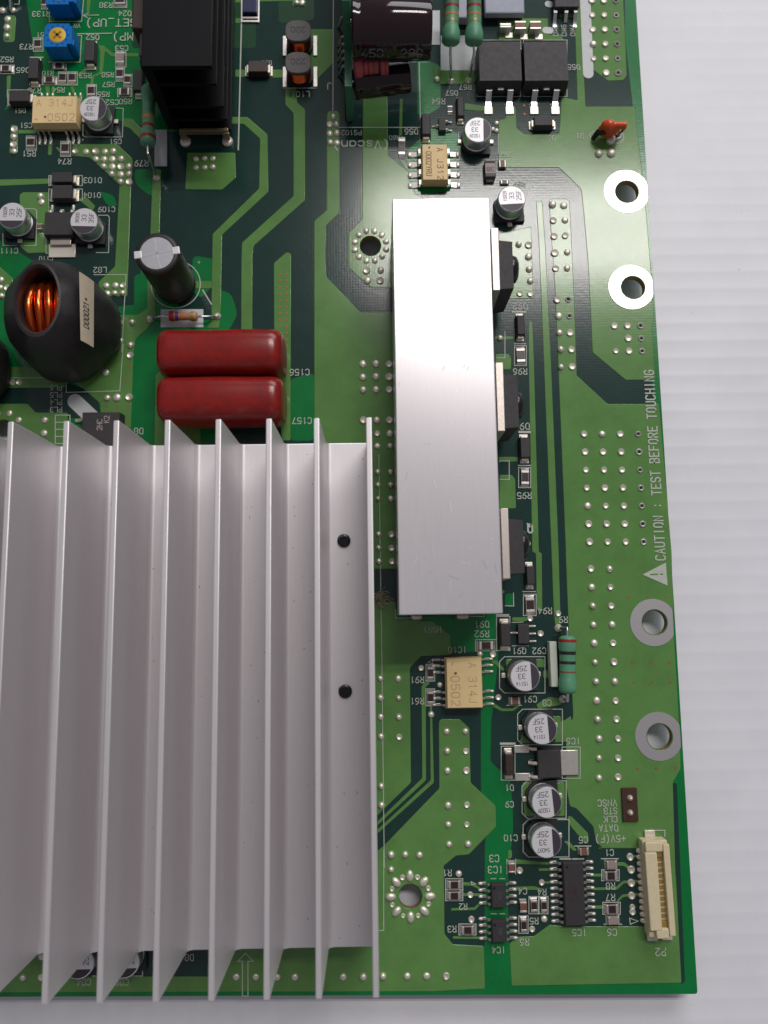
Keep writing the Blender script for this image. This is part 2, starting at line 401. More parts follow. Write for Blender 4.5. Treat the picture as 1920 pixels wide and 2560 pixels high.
def text(mb, s, cx, cy, h, rot=0.0, z=0.0, wk=1.0, wt=.13, ls=1.45, dz=.0004):
    """Stroke lettering of cap height h centred on (cx, cy), turned by rot degrees."""
    u = h/6.0; adv = 4*ls*u*wk; W_ = adv*(len(s)-1)+4*u*wk
    ca, sa = math.cos(math.radians(rot)), math.sin(math.radians(rot)); q = 0
    for i, ch in enumerate(s):
        for st in GLY.get(ch, []):
            if len(st) < 2: continue
            pts = []
            for x, y in st:
                a, b = i*adv+x*u*wk-W_/2, y*u-h/2
                pts.append((cx+a*ca-b*sa, cy+a*sa+b*ca))
            mb.ribbon(pts, h*wt, z+dz*(q % 3), closed=False); q += 1

# ------------------------------------------------------------------ views of the photograph used for measuring
A = crop(0, 0, 2.592); B = crop(600, 0, 2.592); C_ = crop(1100, 0, 2.592); D = crop(0, 400, 2.592); E_ = crop(400, 600, 2.592); F_ = crop(1100, 480, 2.592)
G = crop(1100, 900, 2.592); H_ = crop(0, 860, 2.592); I_ = crop(960, 1360, 2.592); J = crop(1200, 1780, 3.072); K = crop(1080, 2080, 2.5136)
L_ = crop(0, 2200, 2.592); M_ = crop(560, 2200, 2.592); N_ = crop(1380, 1380, 4.608); O_ = crop(560, 180, 3.770); Q_ = crop(900, 1560, 3.455)
R5 = crop(880, 900, 3.35); A1 = crop(0, 0, 5.184); A2 = crop(0, 240, 5.184); C4 = crop(960, 300, 5.184); T2 = crop(640, 0, 5.184); T3 = crop(1040, 0, 5.184)
F6 = crop(1220, 700, 7.373); F7 = crop(1220, 980, 7.373); F8 = crop(1220, 1240, 7.373); FT = crop(1100, 540, 5.184); P2v = crop(1440, 2060, 5.53); DS = crop(0, 0, .86406)
OR = crop(1460, 270, 9.217); CH = crop(0, 620, 4.879); PX = crop(0, 0, 1.0)
def pts(fn, *xy, z=0.0): return [fn(xy[i], xy[i+1], z) for i in range(0, len(xy), 2)]

# ================================================================== SETTING: the white ribbed sheet under the board
TABLE_Z = -.50
mb = MB()
per, yy, y1 = .42, -30.0, 50.0
ring_y = []
while yy < y1:
    ring_y += [(yy, 0.0), (yy+per*.40, .011), (yy+per*.60, .011)]
    yy += per
ring_y.append((y1, 0.0))
vs = []; fs = []
for i, (y, dz) in enumerate(ring_y): vs += [(-60, y, TABLE_Z+dz-.01), (60, y, TABLE_Z+dz-.01)]
for i in range(len(ring_y)-1): fs.append((2*i, 2*i+1, 2*i+3, 2*i+2))
mb.add(vs, fs)
tb = put('table_surface', (mb, M_TABLE, 60)); tb['kind'] = 'structure'

# ================================================================== THE BOARD
board = thing('circuit_board', 'green printed circuit board covered with copper areas, solder dots and white print', 'circuit board')
def circle(c, r, n=28): return [Vector((c[0]+r*math.cos(2*PI*k/n), c[1]+r*math.sin(2*PI*k/n), 0)) for k in range(n)]
def pill(a, b, r, n=10):
    a, b = Vector(a[:2]), Vector(b[:2]); t = math.atan2(b.y-a.y, b.x-a.x)
    return [Vector((b.x+r*math.cos(t-PI/2+PI*k/n), b.y+r*math.sin(t-PI/2+PI*k/n), 0)) for k in range(n+1)] + [Vector((a.x+r*math.cos(t+PI/2+PI*k/n), a.y+r*math.sin(t+PI/2+PI*k/n), 0)) for k in range(n+1)]
w1, w2, w3, w4 = PX(1566, 479), F_(1240, 618), N_(1167, 812), J(1372, 187)
h1, h2, h3, h4 = PX(1567, 480), F_(1250, 620), N_(1180, 812), J(1378, 190)
st1, st2, st3 = O_(1380, 1640), M_(1207, 105), H_(20, 565)
HOLES = [circle(h1, .265), circle(h2, .265), circle(h3, .27), circle(h4, .27), circle(st1, .24), circle(st2, .245), circle(st3, .26),
         pill(B(708, 560), B(708, 775), .10)]
def inside(p, poly):
    c = False; n = len(poly)
    for i in range(n):
        a, b = poly[i], poly[i-1]
        if (a[1] > p[1]) != (b[1] > p[1]) and p[0] < (b[0]-a[0])*(p[1]-a[1])/(b[1]-a[1])+a[0]: c = not c
    return c
def fillet(poly, r):
    out = []; n = len(poly)
    for i in range(n):
        p = Vector(poly[i][:2]); a = Vector(poly[i-1][:2])-p; b = Vector(poly[(i+1) % n][:2])-p
        k = min(r, a.length*.4, b.length*.4)
        if k < 1e-4: out.append(p); continue
        s, e = p+a.normalized()*k, p+b.normalized()*k
        for t in (0, .33, .67, 1): out.append(s*(1-t)**2+p*(2*t*(1-t))+e*t*t)
    return out
def sheet(name, poly, z0, z1, m, parent=board, r=.03, holes=HOLES, side=None, bev=0.0):
    poly = fillet(poly, r) if r else [Vector(p[:2]) for p in poly]
    cu = bpy.data.curves.new(name, 'CURVE'); cu.dimensions = '2D'; cu.fill_mode = 'BOTH'; cu.extrude = (z1-z0)/2
    if bev: cu.extrude = bev*.2; cu.bevel_depth = bev; cu.bevel_resolution = 0; cu.offset = -bev
    loops = [poly] + [h for h in holes if all(inside(q, poly) for q in h)]
    for lp in loops:
        sp = cu.splines.new('POLY'); sp.points.add(len(lp)-1); sp.use_cyclic_u = True
        for q, p in zip(sp.points, lp): q.co = (p[0], p[1], 0, 1)
    tmp = bpy.data.objects.new(name, cu); COL.objects.link(tmp)
    dg = bpy.context.evaluated_depsgraph_get(); me = bpy.data.meshes.new_from_object(tmp.evaluated_get(dg))
    bpy.data.objects.remove(tmp); me.name = name; me.materials.clear(); me.materials.append(m)
    if bev:
        k = (z1-z0)/2/(bev*1.2)
        for q in me.vertices: q.co.z *= k
    if side is not None:
        me.materials.append(side)
        for p in me.polygons: p.material_index = 1 if abs(p.normal.z) < .5 else 0
    return put(name, me, parent, (0, 0, (z0+z1)/2))
XR = [PX(1584, 0), PX(1625, 500), PX(1664, 1050), PX(1700, 1650), PX(1721, 2080)]
ex = (PX(1590, 0).x+PX(1740, 2485).x)/2
BR = Vector((ex+.02, PX(1740, 2485).y)); BL = PX(0, 2492)
slope = (BR.y-BL.y)/(BR.x-BL.x)
outer = [(-14, BL.y+slope*(-14-BL.x)), (BR.x, BR.y), (ex+.03, PX(1690, 1500).y), (ex, 20), (-14, 20)]
sheet('board_slab', outer, -.16, 0.0, M_BARE, r=.06, side=M_FR4)
ZD, ZC = .0025, .0065
# dark laminate: everywhere inside the green margin
marg = [(-13.5, BL.y+.10), (BR.x-.14, BR.y+.14), (ex-.16, 19.5), (-13.5, 19.5)]
DARKS = [
 # right of the margin strip to the emerald channel
 [PX(1500, -40), PX(1562, -40), C_(1200, 250), C_(1250, 690), PX(1634, 1010), PX(1540, 1060), PX(1540, 1950), J(1468, 545), J(1512, 545), K(1590, 940), K(1565, 958), K(1500, 700), K(480, 700), K(478, 300), J(255, 900), J(250, 700), J(230, 520), J(80, 380), J(85, 60), Q_(1140, 800), I_(740, 740), I_(730, 460), PX(1240, 1530), PX(1240, -40)],
 pts(PX, 640, -40, 1240, -40, 1240, 1400, 1090, 1540, 640, 1540),
 pts(PX, 560, 100, 642, 100, 642, 1200, 560, 1200),
 pts(PX, 330, 330, 560, 330, 560, 800, 480, 800, 330, 640),
 pts(PX, -60, -40, 60, -40, 95, 200, 20, 260, -60, 380),
 pts(PX, -60, 300, 80, 250, 380, 320, 345, 760, 270, 770, 0, 600, -60, 600),
 pts(H_, -100, 250, 420, 250, 560, 290, 640, 380, 655, 480, 420, 480, 420, 660, -100, 660),
 [Q_(430, 250), Q_(1050, 240), Q_(1045, 800), Q_(1045, 1500), Q_(1000, 1500), Q_(680, 1500), Q_(100, 2060), Q_(100, 1600), Q_(420, 1300)],
 [Q_(700, 2110), Q_(830, 1990), Q_(930, 1990), Q_(1085, 1800), K(332, 130), K(332, 720), K(60, 720), K(70, 200)],
 pts(L_, 300, 420, 1345, 420, 1345, 628, 300, 628),
]
for i, d in enumerate(DARKS): sheet('laminate_panel', d, .0003, ZD-.0012+.0001*i, M_DARK, r=.05)
DIMS = [pts(PX, 330, -40, 640, -40, 640, 120, 330, 120), pts(B, 250, -20, 480, -20, 480, 130, 250, 150)]
for i, d in enumerate(DIMS): sheet('laminate_panel', d, .0008, ZD+.0002+.0001*i, M_DIM, r=.1)
BARES = [pts(D, 870, 740, 990, 740, 1010, 1000, 870, 960), pts(D, 1250, 620, 1390, 640, 1390, 800, 1300, 900, 1240, 840), pts(D, 1430, 840, 1500, 870, 1540, 1000, 1480, 1110, 1420, 1110),
         pts(E_, 845, 900, 1000, 860, 1000, 1300, 840, 1300), pts(H_, 860, 0, 1015, 0, 1005, 700, 845, 700), pts(D, 870, 60, 985, 60, 985, 240, 880, 160), pts(D, 640, 200, 740, 230, 760, 300, 700, 300),
         pts(C4, 640, 80, 980, 180, 1000, 400, 900, 900, 480, 980, 300, 880, 300, 400), pts(B, 1150, 380, 1300, 420, 1300, 700, 1180, 760, 1150, 740), pts(I_, 785, 320, 838, 320, 838, 402, 785, 402)]
for i, d in enumerate(BARES): sheet('laminate_panel', d, .0012, ZD+.0006+.0001*i, M_BARE, r=.12)

COPPERS = [
 pts(C_, 965, -80, 1183, -80, 1210, 490, 1190, 520, 1090, 525, 990, 452),
 pts(C_, 785, 628, 890, 652, 866, -80, 906, -80, 942, 692, 1262, 692) + pts(F_, 1335, 120, 1365, 480, 1388, 845, 1372, 860) + pts(G, 1392, 128, 1203, 130) + pts(F_, 988, 1040, 960, 480, 930, 130) + pts(C_, 915, 1230, 770, 1085, 400, 1085, 380, 1060, 380, 780, 425, 770, 430, 700, 490, 690, 495, 830, 545, 870, 770, 870, 778, 780),
 pts(G, 885, 100, 1085, 285, 1418, 285, 1500, 1244) + pts(N_, 1405, 1000, 1460, 1936) + pts(J, 1535, 300, 1540, 440, 1480, 540, 1500, 1244) + pts(K, 1533, 300, 1567, 948, 500, 967, 487, 700, 540, 658, 640, 655, 740, 582, 830, 592, 1345, 592, 1345, 102, 1040, 102) + pts(J, 940, 1040, 890, 1000, 870, 880, 740, 740, 690, 725, 660, 560, 660, 90, 715, 50) + pts(I_, 1225, 1090, 1200, 640, 1177, 60) + pts(G, 815, 1244, 765, 0) + pts(F_, 745, 640, 705, 60, 715, 45, 825, 45, 840, 60, 852, 300, 870, 700, 885, 1180),
 pts(F_, 622, 60, 662, 60, 682, 330) + pts(G, 718, 0, 768, 1244) + pts(I_, 1131, 60, 1142, 450, 1145, 530, 1110, 530, 1100, 450, 1085, 60) + pts(G, 722, 1244, 672, 0) + pts(F_, 640, 330),
 pts(F_, 575, 850, 590, 830, 598, 860) + pts(G, 608, 0, 640, 1244) + pts(I_, 1022, 60, 1025, 430, 990, 430, 984, 60) + pts(G, 598, 1244, 575, 0),
 pts(F_, 380, 270, 590, 225, 606, 690, 480, 692, 380, 700),
 pts(F_, 360, 1050, 445, 1050, 462, 1080, 460, 1150, 360, 1150), pts(G, 385, 745, 465, 745, 487, 775, 492, 962, 385, 962),
 pts(G, 380, 628, 505, 628, 505, 658, 380, 658), pts(F_, 355, 935, 480, 935, 480, 955, 355, 955),
 pts(I_, 780, 320, 640, 320, 640, 300, 780, 300),
 pts(B, 798, 540, 955, 560, 960, 1010, 1095, 1115) + pts(C4, 310, 720, 400, 960, 500, 1000, 500, 1040) + pts(PX, 1060, 560, 1060, 732) + pts(E_, 1520, 312, 1370, 312, 1225, 182) + pts(O_, 1170, 1734, 1170, 1520, 1300, 1390, 1305, 900),
 pts(O_, 970, 400, 985, 370, 1075, 370, 1090, 400, 1090, 1330, 962, 1450, 955, 1734) + pts(E_, 1078, 240, 1300, 470, 1560, 470) + pts(PX, 1060, 800, 1060, 1422, 700, 1422, 786, 1100) + pts(E_, 1000, 1244) + pts(O_, 850, 1734, 850, 1405, 968, 1305),
 pts(O_, 578, 150, 680, 150, 690, 290, 765, 350, 765, 1210, 280, 1640, 268, 1734) + pts(E_, 600, 120, 598, 620, 525, 620, 528, 120) + pts(O_, 170, 1610, 655, 1170, 655, 390, 578, 310),
 pts(O_, 60, 425, 220, 425, 410, 590, 420, 1130) + pts(D, 1440, 485, 1432, 930, 1420, 1090, 1340, 1090, 1372, 1040, 1370, 930, 1378, 480) + pts(O_, 330, 1100, 340, 630, 185, 490, 60, 490),
 pts(D, 1200, 785, 1372, 785, 1372, 832, 1200, 832),
 pts(A, 1215, 990, 1525, 990, 1530, 1150, 1440, 1230, 1200, 1228),
 pts(E_, 738, 150, 820, 80, 850, 90, 845, 1300, 790, 1300, 740, 700),
 pts(D, 990, 60, 1045, 60, 1035, 470, 1010, 560, 1000, 800, 1010, 960, 955, 1000, 955, 780, 975, 470),
 pts(A, 470, 935, 760, 935, 860, 1030) + pts(D, 850, 180, 825, 885, 640, 885, 640, 790, 745, 690, 775, 160) + pts(A, 580, 1020, 465, 1010),
 pts(A, 35, 100, 95, 100, 105, 120, 95, 262, 85, 275, 30, 275, 20, 255), pts(A, 80, 810, 115, 815, 115, 995, 60, 995, 72, 815), pts(A, 118, 842, 235, 842, 235, 866, 116, 866),
 pts(A, -60, 1165, 330, 1158, 330, 1190, -60, 1208), pts(A, 318, 905, 338, 905, 332, 1005, 310, 1005),
 pts(D, 128, 225, 150, 210, 320, 210, 320, 600, 180, 605, 130, 560, 130, 400), pts(D, 500, 250, 560, 240, 620, 300, 600, 330), pts(D, -60, 640, 85, 770, 75, 900, -60, 905),
 pts(D, 715, 1005, 890, 1005, 990, 940, 1015, 1000, 960, 1090, 878, 1160) + pts(H_, 865, 60, 848, 560, 655, 560, 650, 385, 540, 290, 425, 215, 300, 120, 500, 0),
 pts(H_, -60, 150, 430, 150, 430, 210, 420, 282, -60, 285), pts(H_, -60, 388, 180, 388, 232, 445, 440, 445, 430, 720, -60, 720),
 pts(H_, 1008, 200, 1060, 165, 1300, 160, 1300, 720, 1000, 720),
 pts(B, 440, 190, 600, 190, 602, 412, 490, 525, 440, 525), pts(B, 190, 452, 320, 452, 320, 505, 190, 505), pts(B, 340, -10, 425, -10, 425, 40, 340, 40), pts(B, -20, -30, 360, -30, 350, 8, -20, 14),
 pts(A, 1525, -20, 1570, -20, 1570, 18, 1525, 18), pts(A, 1525, 118, 1620, 118, 1620, 152, 1525, 152), pts(A, 1525, 452, 1600, 452, 1600, 500, 1525, 500),
 # pads and small traces among the trimmers
 pts(A, 635, 295, 670, 295, 730, 345, 900, 345, 900, 368, 720, 368, 680, 330, 665, 480, 610, 500, 605, 570, 585, 570, 590, 495, 645, 470, 650, 330), pts(A, 565, -40, 590, -40, 580, 85, 560, 85), pts(A, 45, 490, 72, 490, 66, 600, 42, 640), pts(A, 800, 768, 850, 768, 920, 835, 910, 900, 840, 830, 800, 820), pts(A, 500, 480, 550, 445, 560, 470, 505, 500),
 # top right pocket
 pts(B, 1260, 430, 1540, 455, 1545, 510, 1500, 545, 1300, 545, 1258, 500), pts(C_, 380, 120, 700, 120, 700, 225, 790, 225, 800, 262, 380, 262), pts(C_, 160, 668, 300, 690, 300, 722, 160, 712), pts(B, 1035, 640, 1055, 640, 1050, 880, 1030, 880), pts(B, 1030, 1035, 1060, 1035, 1100, 1075, 1090, 1110),
 pts(C_, 770, 80, 880, 80, 880, 115, 770, 115),
 # under the long heat sink, lower middle
 pts(PX, 900, 1505, 990, 1505) + pts(I_, 75, 480, 320, 500, 430, 590, 435, 720, 240, 725, 168, 800) + pts(Q_, 440, 1370, 205, 1600, 100, 1700) + pts(PX, 900, 2000),
 pts(Q_, 685, 1420, 680, 850, 695, 820, 860, 820, 945, 900, 955, 1370, 1170, 1570, 1175, 1750, 940, 1990, 830, 2000, 720, 2090) + pts(K, 75, 240, 78, 640, 130, 705, 325, 715, 333, 985, 0, 1002) + pts(PX, 560, 2479, -40, 2481, -40, 2340, 120, 2370, 135, 2441, 520, 2441, 545, 2370, 700, 2360, 700, 2330) + pts(Q_, 210, 1910),
 pts(Q_, 560, 500, 600, 500, 600, 520, 568, 540, 570, 1350, 150, 1740, 150, 1705, 538, 1330, 530, 540), pts(Q_, 603, 700, 622, 700, 638, 1370, 150, 1810, 150, 1775, 610, 1350),
 # around the two caps and the driver chip
 pts(Q_, 1140, 310, 1180, 315, 1250, 390, 1250, 410, 1220, 400, 1165, 345, 1140, 340), pts(I_, 690, 1030, 720, 1035, 765, 1065, 835, 1065, 875, 1030, 885, 1045, 840, 1082, 760, 1084, 700, 1050), pts(I_, 1030, 820, 1075, 820, 1075, 868, 1030, 868), pts(I_, 830, 475, 930, 475, 930, 500, 830, 500), pts(I_, 985, 1040, 1070, 990, 1150, 1000, 1150, 1040, 1000, 1070), pts(I_, 790, 745, 1040, 745, 1040, 800, 790, 800),
 pts(J, 330, 30, 620, 30, 620, 80, 700, 30, 690, 230, 300, 240, 320, 180), pts(J, 325, 540, 650, 540, 650, 800, 340, 800), pts(J, 670, 800, 700, 800, 830, 930, 835, 1000, 800, 1000, 690, 870), pts(J, 640, 990, 680, 990, 745, 1060, 720, 1070), pts(J, 215, 1060, 245, 1060, 245, 1120, 215, 1130),
 pts(K, 195, 315, 255, 318, 300, 345, 300, 362, 250, 338, 195, 335), pts(K, 190, 385, 320, 385, 320, 402, 190, 402), pts(K, 120, 478, 265, 474, 300, 440, 315, 445, 272, 490, 120, 494), pts(K, 130, 655, 310, 658, 310, 672, 130, 670), pts(K, 520, 170, 740, 190, 740, 205, 520, 200), pts(K, 500, 345, 640, 340, 690, 355, 690, 365, 500, 360), pts(K, 670, 228, 790, 228, 790, 244, 670, 244), pts(K, 680, 310, 790, 310, 790, 325, 680, 322),
 pts(K, 1010, 350, 1155, 345, 1200, 305, 1250, 305, 1250, 322, 1205, 322, 1165, 362, 1010, 366), pts(K, 1160, 430, 1195, 392, 1250, 388, 1250, 404, 1200, 408, 1165, 445), pts(K, 1165, 190, 1210, 190, 1250, 225, 1240, 240, 1205, 212, 1165, 212), pts(K, 1010, 262, 1075, 262, 1075, 280, 1010, 280), pts(K, 1010, 462, 1080, 462, 1080, 482, 1010, 482), pts(K, 1240, 300, 1310, 300, 1310, 318, 1240, 318), pts(K, 1240, 145, 1310, 145, 1310, 160, 1240, 160), pts(K, 1240, 385, 1310, 385, 1310, 400, 1240, 400),
 # left of the square chip
 pts(A2, 630, 600, 680, 600, 670, 770, 625, 770), pts(A2, 720, 670, 750, 660, 800, 720, 785, 745), pts(A, 290, 560, 320, 555, 325, 620, 305, 620), pts(A, 335, 560, 352, 560, 352, 620, 335, 620), pts(A, 455, 560, 478, 560, 490, 610, 470, 610),
]
for i, d in enumerate(COPPERS): sheet('copper_area', d, ZD-.001, ZC+.00004*i, M_COP, r=.035, bev=.011 if abs(sum(d[k-1][0]*d[k][1]-d[k][0]*d[k-1][1] for k in range(len(d))))/2/sum((d[k]-d[k-1]).length for k in range(len(d))) > .07 else .004)
ZT = .012                                   # top of the copper, where parts sit

# bare tinned rings and slot pads
def ring_poly(mb, c, ro, ri, z, flat=None, n=40, hc=None):
    hc = hc or c; vo, vi = [], []
    for k in range(n):
        a = 2*PI*k/n; x = c[0]+ro*math.cos(a)
        if flat is not None: x = min(x, flat)
        vo.append((x, c[1]+ro*math.sin(a), z)); vi.append((hc[0]+ri*math.cos(a), hc[1]+ri*math.sin(a), z))
    lo = [(p[0], p[1], .0) for p in vo]
    mb.add(vo+vi+lo, [(k, (k+1) % n, n+(k+1) % n, n+k) for k in range(n)]+[(2*n+k, 2*n+(k+1) % n, (k+1) % n, k) for k in range(n)])
for c, h, r, fl in ((w1, h1, .525, .99), (w2, h2, .525, .99), (w3, h3, .505, .90), (w4, h4, .505, .97)):
    mb = MB(); ring_poly(mb, c, r, .285, .016, flat=c[0]+r*fl*.93, hc=h); put('mounting_ring', (mb, M_WASH, None), board)
for h, r in ((h1, .265), (h2, .265), (h3, .27), (h4, .27), (st1, .24), (st2, .245), (st3, .26)):
    mb = MB(); n = 28
    vs = [(h[0]+(r-.004)*math.cos(2*PI*k/n), h[1]+(r-.004)*math.sin(2*PI*k/n), z) for z in (-.158, .004) for k in range(n)]
    mb.add(vs, [(k, n+k, n+(k+1) % n, (k+1) % n) for k in range(n)]); put('hole_wall', (mb, M_FR4, 40), board)
for a_, b_, r_ in ((C_(685, 198), C_(712, 200), .085), (C_(700, 28), C_(712, 30), .08), (C_(938, -60), C_(960, 478), .125), (H_(487, 372), H_(600, 478), .165)):
    mb = MB(); mb.prism(pill(a_, b_, r_), 0, .0145); put('white_stripe', (mb, M_STRIPE, None), board)

# solder-filled holes
def dome_mesh(r=.055, h=.045):
    mb = MB(); mb.lathe([(r*1.0, 0), (r*.97, h*.35), (r*.78, h*.72), (r*.45, h*.95), (.0001, h)], n=14, cap=False); return mb.mesh('solder_via', M_SOLDER, 80)
def ringvia_mesh(r=.055):
    mb = MB(); mb.lathe([(r, 0), (r*.95, .016), (r*.75, .022), (r*.5, .014), (r*.45, .004)], n=14, cap=False); mb.mi = 1; mb.lathe([(r*.46, .005), (.0001, .005)], n=14, cap=False)
    return mb.mesh('solder_via', [M_TIN, M_HOLE], 60)
def dished_mesh(r=.055):
    mb = MB(); mb.lathe([(r, 0), (r*.98, .018), (r*.8, .028), (r*.5, .020), (.0001, .013)], n=14, cap=False); return mb.mesh('solder_via', M_SOLDER, 60)
DOME = [dome_mesh(.055, .05), dome_mesh(.057, .038), dome_mesh(.052, .055)]; RINGV = ringvia_mesh(); DISH = dished_mesh(.057)
MB_RED = MB(); MB_RED.lathe([(.030, 0), (.028, .003), (.016, .0035), (.0001, .001)], n=10, cap=False); REDV = MB_RED.mesh('copper_via', M_COPVIA, None)
NV = [0]
def via(p, kind='d', s=1.0):
    s *= random.gauss(1, .05) if kind != 'c' else 1
    if kind == 'd' and random.random() < .18: kind = 'h'
    me = {'d': random.choice(DOME), 'r': RINGV, 'h': DISH, 'c': REDV}[kind]
    o = put('copper_via' if kind == 'c' else 'solder_via', me, board, (p[0], p[1], .0085), random.uniform(0, 6.28)); s *= 1.0 if kind == 'c' else 1.25; o.scale = (s, s*random.uniform(.94, 1.06), s*random.uniform(.7, 1.0)); NV[0] += 1
for y in range(7):                                       # 7 x 4 field
    for x, kd in ((0, 'h'), (1, 'h'), (2, 'h'), (3, 'r')):
        via(G(932+x*117+y*5.8, 480+y*116.5), kd if random.random() < .8 else 'd', 1.05)
for y, (v1, v2) in enumerate(((192, 193), (405, 405), (620, 620), (838, 836), (1050, 1048), (1268, 1266), (1490, 1490), (1710, 1712), (1925, 1925))):
    via(N_(445+y*9.5, v1), 'd' if y else 'h', 1.05); via(N_(660+y*10, v2), 'h' if y % 3 else 'd', 1.05)
for a, b in ((203, 203), (352, 352), (505, 498)): via(J(912, a)); via(J(1058, b), 'h')
for y in (163,): via(I_(1340, y-38 if 0 else y), 'h'); via(I_(1460, y), 'h')
for y in range(3):
    for x in range(3):
        if not (y == 1 and x == 0): via(F_(1128+x*85+y*5, 868+y*82), 'r' if x == 2 else 'h', 1.1)
for x, y, k in ((728, 85, 'd'), (800, 90, 'd'), (732, 187, 'h'), (808, 185, 'd'), (738, 290, 'h'), (810, 285, 'h'), (742, 397, 'h'), (823, 392, 'd'), (748, 498, 'h'), (822, 496, 'd'), (758, 700, 'h'), (830, 697, 'r'), (768, 806, 'd'), (838, 805, 'r'), (772, 914, 'd'), (842, 914, 'h'), (780, 1022, 'd'), (850, 1022, 'h'), (782, 1136, 'd'), (855, 1133, 'h'),
                (508, 343, 'd'), (572, 347, 'h'), (572, 423, 'd'), (576, 503, 'd'), (582, 580, 'd'), (585, 660, 'h'), (517, 660, 'h'), (388, 948, 'd')): via(F_(x, y), k, 1.15)
for y in range(6):
    for x, kd in ((0, 'h'), (1, 'h'), (2, 'r')): via(C_(982+x*78+y*3, 8+y*93.5 if x else 8+y*94), kd if not (x == 0 and y in (3,)) else 'd', 1.1 if not (x == 0 and y == 5) else .01)
for x, y in ((1028, 998), (1108, 996), (1105, 915)): via(C_(x, y), 'd', 1.5)
via(C_(1145, 878), 'r', 1.9)
for x, y in ((340, 842), (366, 800), (365, 850)): via(C_(x, y), 'd', .9)
for x, y in ((490, 985), (560, 985), (622, 984), (682, 984), (737, 982), (625, 1034), (677, 1034), (730, 1034), (788, 1032), (675, 1083), (730, 1083), (785, 1083), (838, 1082), (728, 1133), (785, 1133), (838, 1130), (785, 1182), (838, 1182)): via(A(x, y), 'd', 1.15)
for x, y in ((95, 842), (92, 893), (90, 940), (92, 983), (52, 128), (48, 183), (48, 240), (20, 72), (88, 70)): via(A(x, y), 'd', 1.15)
for x, y in ((1272, 1032), (1328, 1028), (1380, 1028), (1272, 1088), (1328, 1088), (1380, 1086)): via(A(x, y), 'd', 1.0)
for x, y in ((265, 237), (270, 275), (690, 817), (750, 815), (800, 815), (695, 868), (745, 865), (797, 865), (8, 778), (5, 828), (50, 832), (10, 882), (48, 882), (783, 1058), (858, 1053), (780, 1172), (850, 1200)): via(D(x, y), 'd', 1.05)
for x, y in ((848, 10), (845, 75), (688, 185), (697, 350), (760, 348), (838, 347), (293, 493), (288, 578)): via(H_(x, y), 'd', 1.15)
for x, y in ((80, 250), (125, 250)): via(H_(x, y), 'h', 1.0)
for x, y in ((1315, 805), (1400, 803), (1485, 805), (1315, 890), (1400, 887), (1485, 888), (1317, 972), (1400, 970), (1485, 970), (1318, 1168), (1405, 1168), (1487, 1168)): via(E_(x, y), 'd' if x < 1480 else 'h', 1.2)
for x, y in ((605, 758), (582, 810), (625, 808), (582, 868), (628, 863), (585, 925), (628, 928), (368, 22), (402, 22), (1275, 518)): via(B(x, y), 'd', 1.1)
for x, y in ((1338, 200), (1430, 198), (1345, 265), (1425, 265)): via(E_(x, y), 'd', 1.2)
for y in (508, 617, 722, 940, 1048, 1163, 1460, 1575, 1688):
    via(R5(210+(y-500)*.013, y), 'd'); via(R5(316+(y-500)*.014, y), 'd' if y < 1400 else 'h', 1.1)
for x, y in ((175, 470), (330, 470), (175, 637), (333, 637), (177, 803), (335, 803), (180, 972), (338, 974), (182, 1400), (184, 1565), (748, 925), (910, 924), (752, 1095), (914, 1097), (754, 1266), (918, 1264), (760, 1565), (762, 1730), (768, 1900), (932, 1898), (268, 1990), (390, 1988), (514, 1993), (268, 2118), (614, 780), (852, 2155)): via(Q_(x, y), 'd')
via(Q_(922, 1560), 'h', .9); via(Q_(922, 1730), 'h', .9)
for x, y in ((930, -2), (620, 712), (362, 912), (240, 803)): via(I_(x, y), 'd', .95)
for x, y, k in ((705, 715, 'h'), (945, 483, 'h'), (1128, 450, 'h'), (1013, 580, 'h'), (740, 993, 'h')): via(I_(x, y), k, .95)
for x, y in ((1243, 155), (1250, 235), (1250, 318), (1253, 398)): via(K(x, y), 'h', 1.15)
for x, y in ((1258, 470), (1258, 500), (240, 393), (550, 240), (688, 315), (628, 608), (247, 547)): via(K(x, y), 'h', .9)
via(K(704, 545), 'd', .9)
for x, y in ((80, 625), (207, 625), (345, 625), (460, 625), (772, 625), (902, 625), (1030, 620), (1187, 620), (1313, 620), (1440, 620)): via(M_(x, y), 'd')
for x, y in ((152, 628), (272, 495), (270, 628), (640, 540)): via(L_(x, y), 'd')
for i in range(12):
    for x in (778, 820): via(E_(x, 222+i*42.5), 'c', 1.0)
for y, xs in ((520, (892, 1105, 1315)), (1272, (928, 1145, 1355)), (1497, (940, 1150, 1362))):
    for x in xs: via(N_(x, y), 'c', 1.0)
for x, y in ((833, 145), (825, 245), (690, 405), (757, 405), (830, 405)): via(H_(x, y), 'c', 1.0)
for x, y in ((545, 685), (548, 740)): via(C_(x, y), 'c', 1.2)
for x, y in ((1210, 435), (1352, 433), (1500, 428)): via(J(x, y), 'c', 1.0)
STARD = dome_mesh(.085, .06)
for c, r, n0 in ((st1, .37, 12), (st2, .405, 8), (st3, .42, 10)):
    for k in range(n0):
        a = 2*PI*(k+.5*(n0 == 12))/n0
        o = put('solder_via', STARD if n0 == 8 else random.choice(DOME), board, (c[0]+r*math.cos(a), c[1]+r*math.sin(a), .0085), a); o.scale = (1.35, .9, 1.0) if n0 == 8 else (1.35, 1.2, 1)
        if n0 == 8: via((c[0]+r*math.cos(a+PI/8), c[1]+r*math.sin(a+PI/8)), 'h', .75)

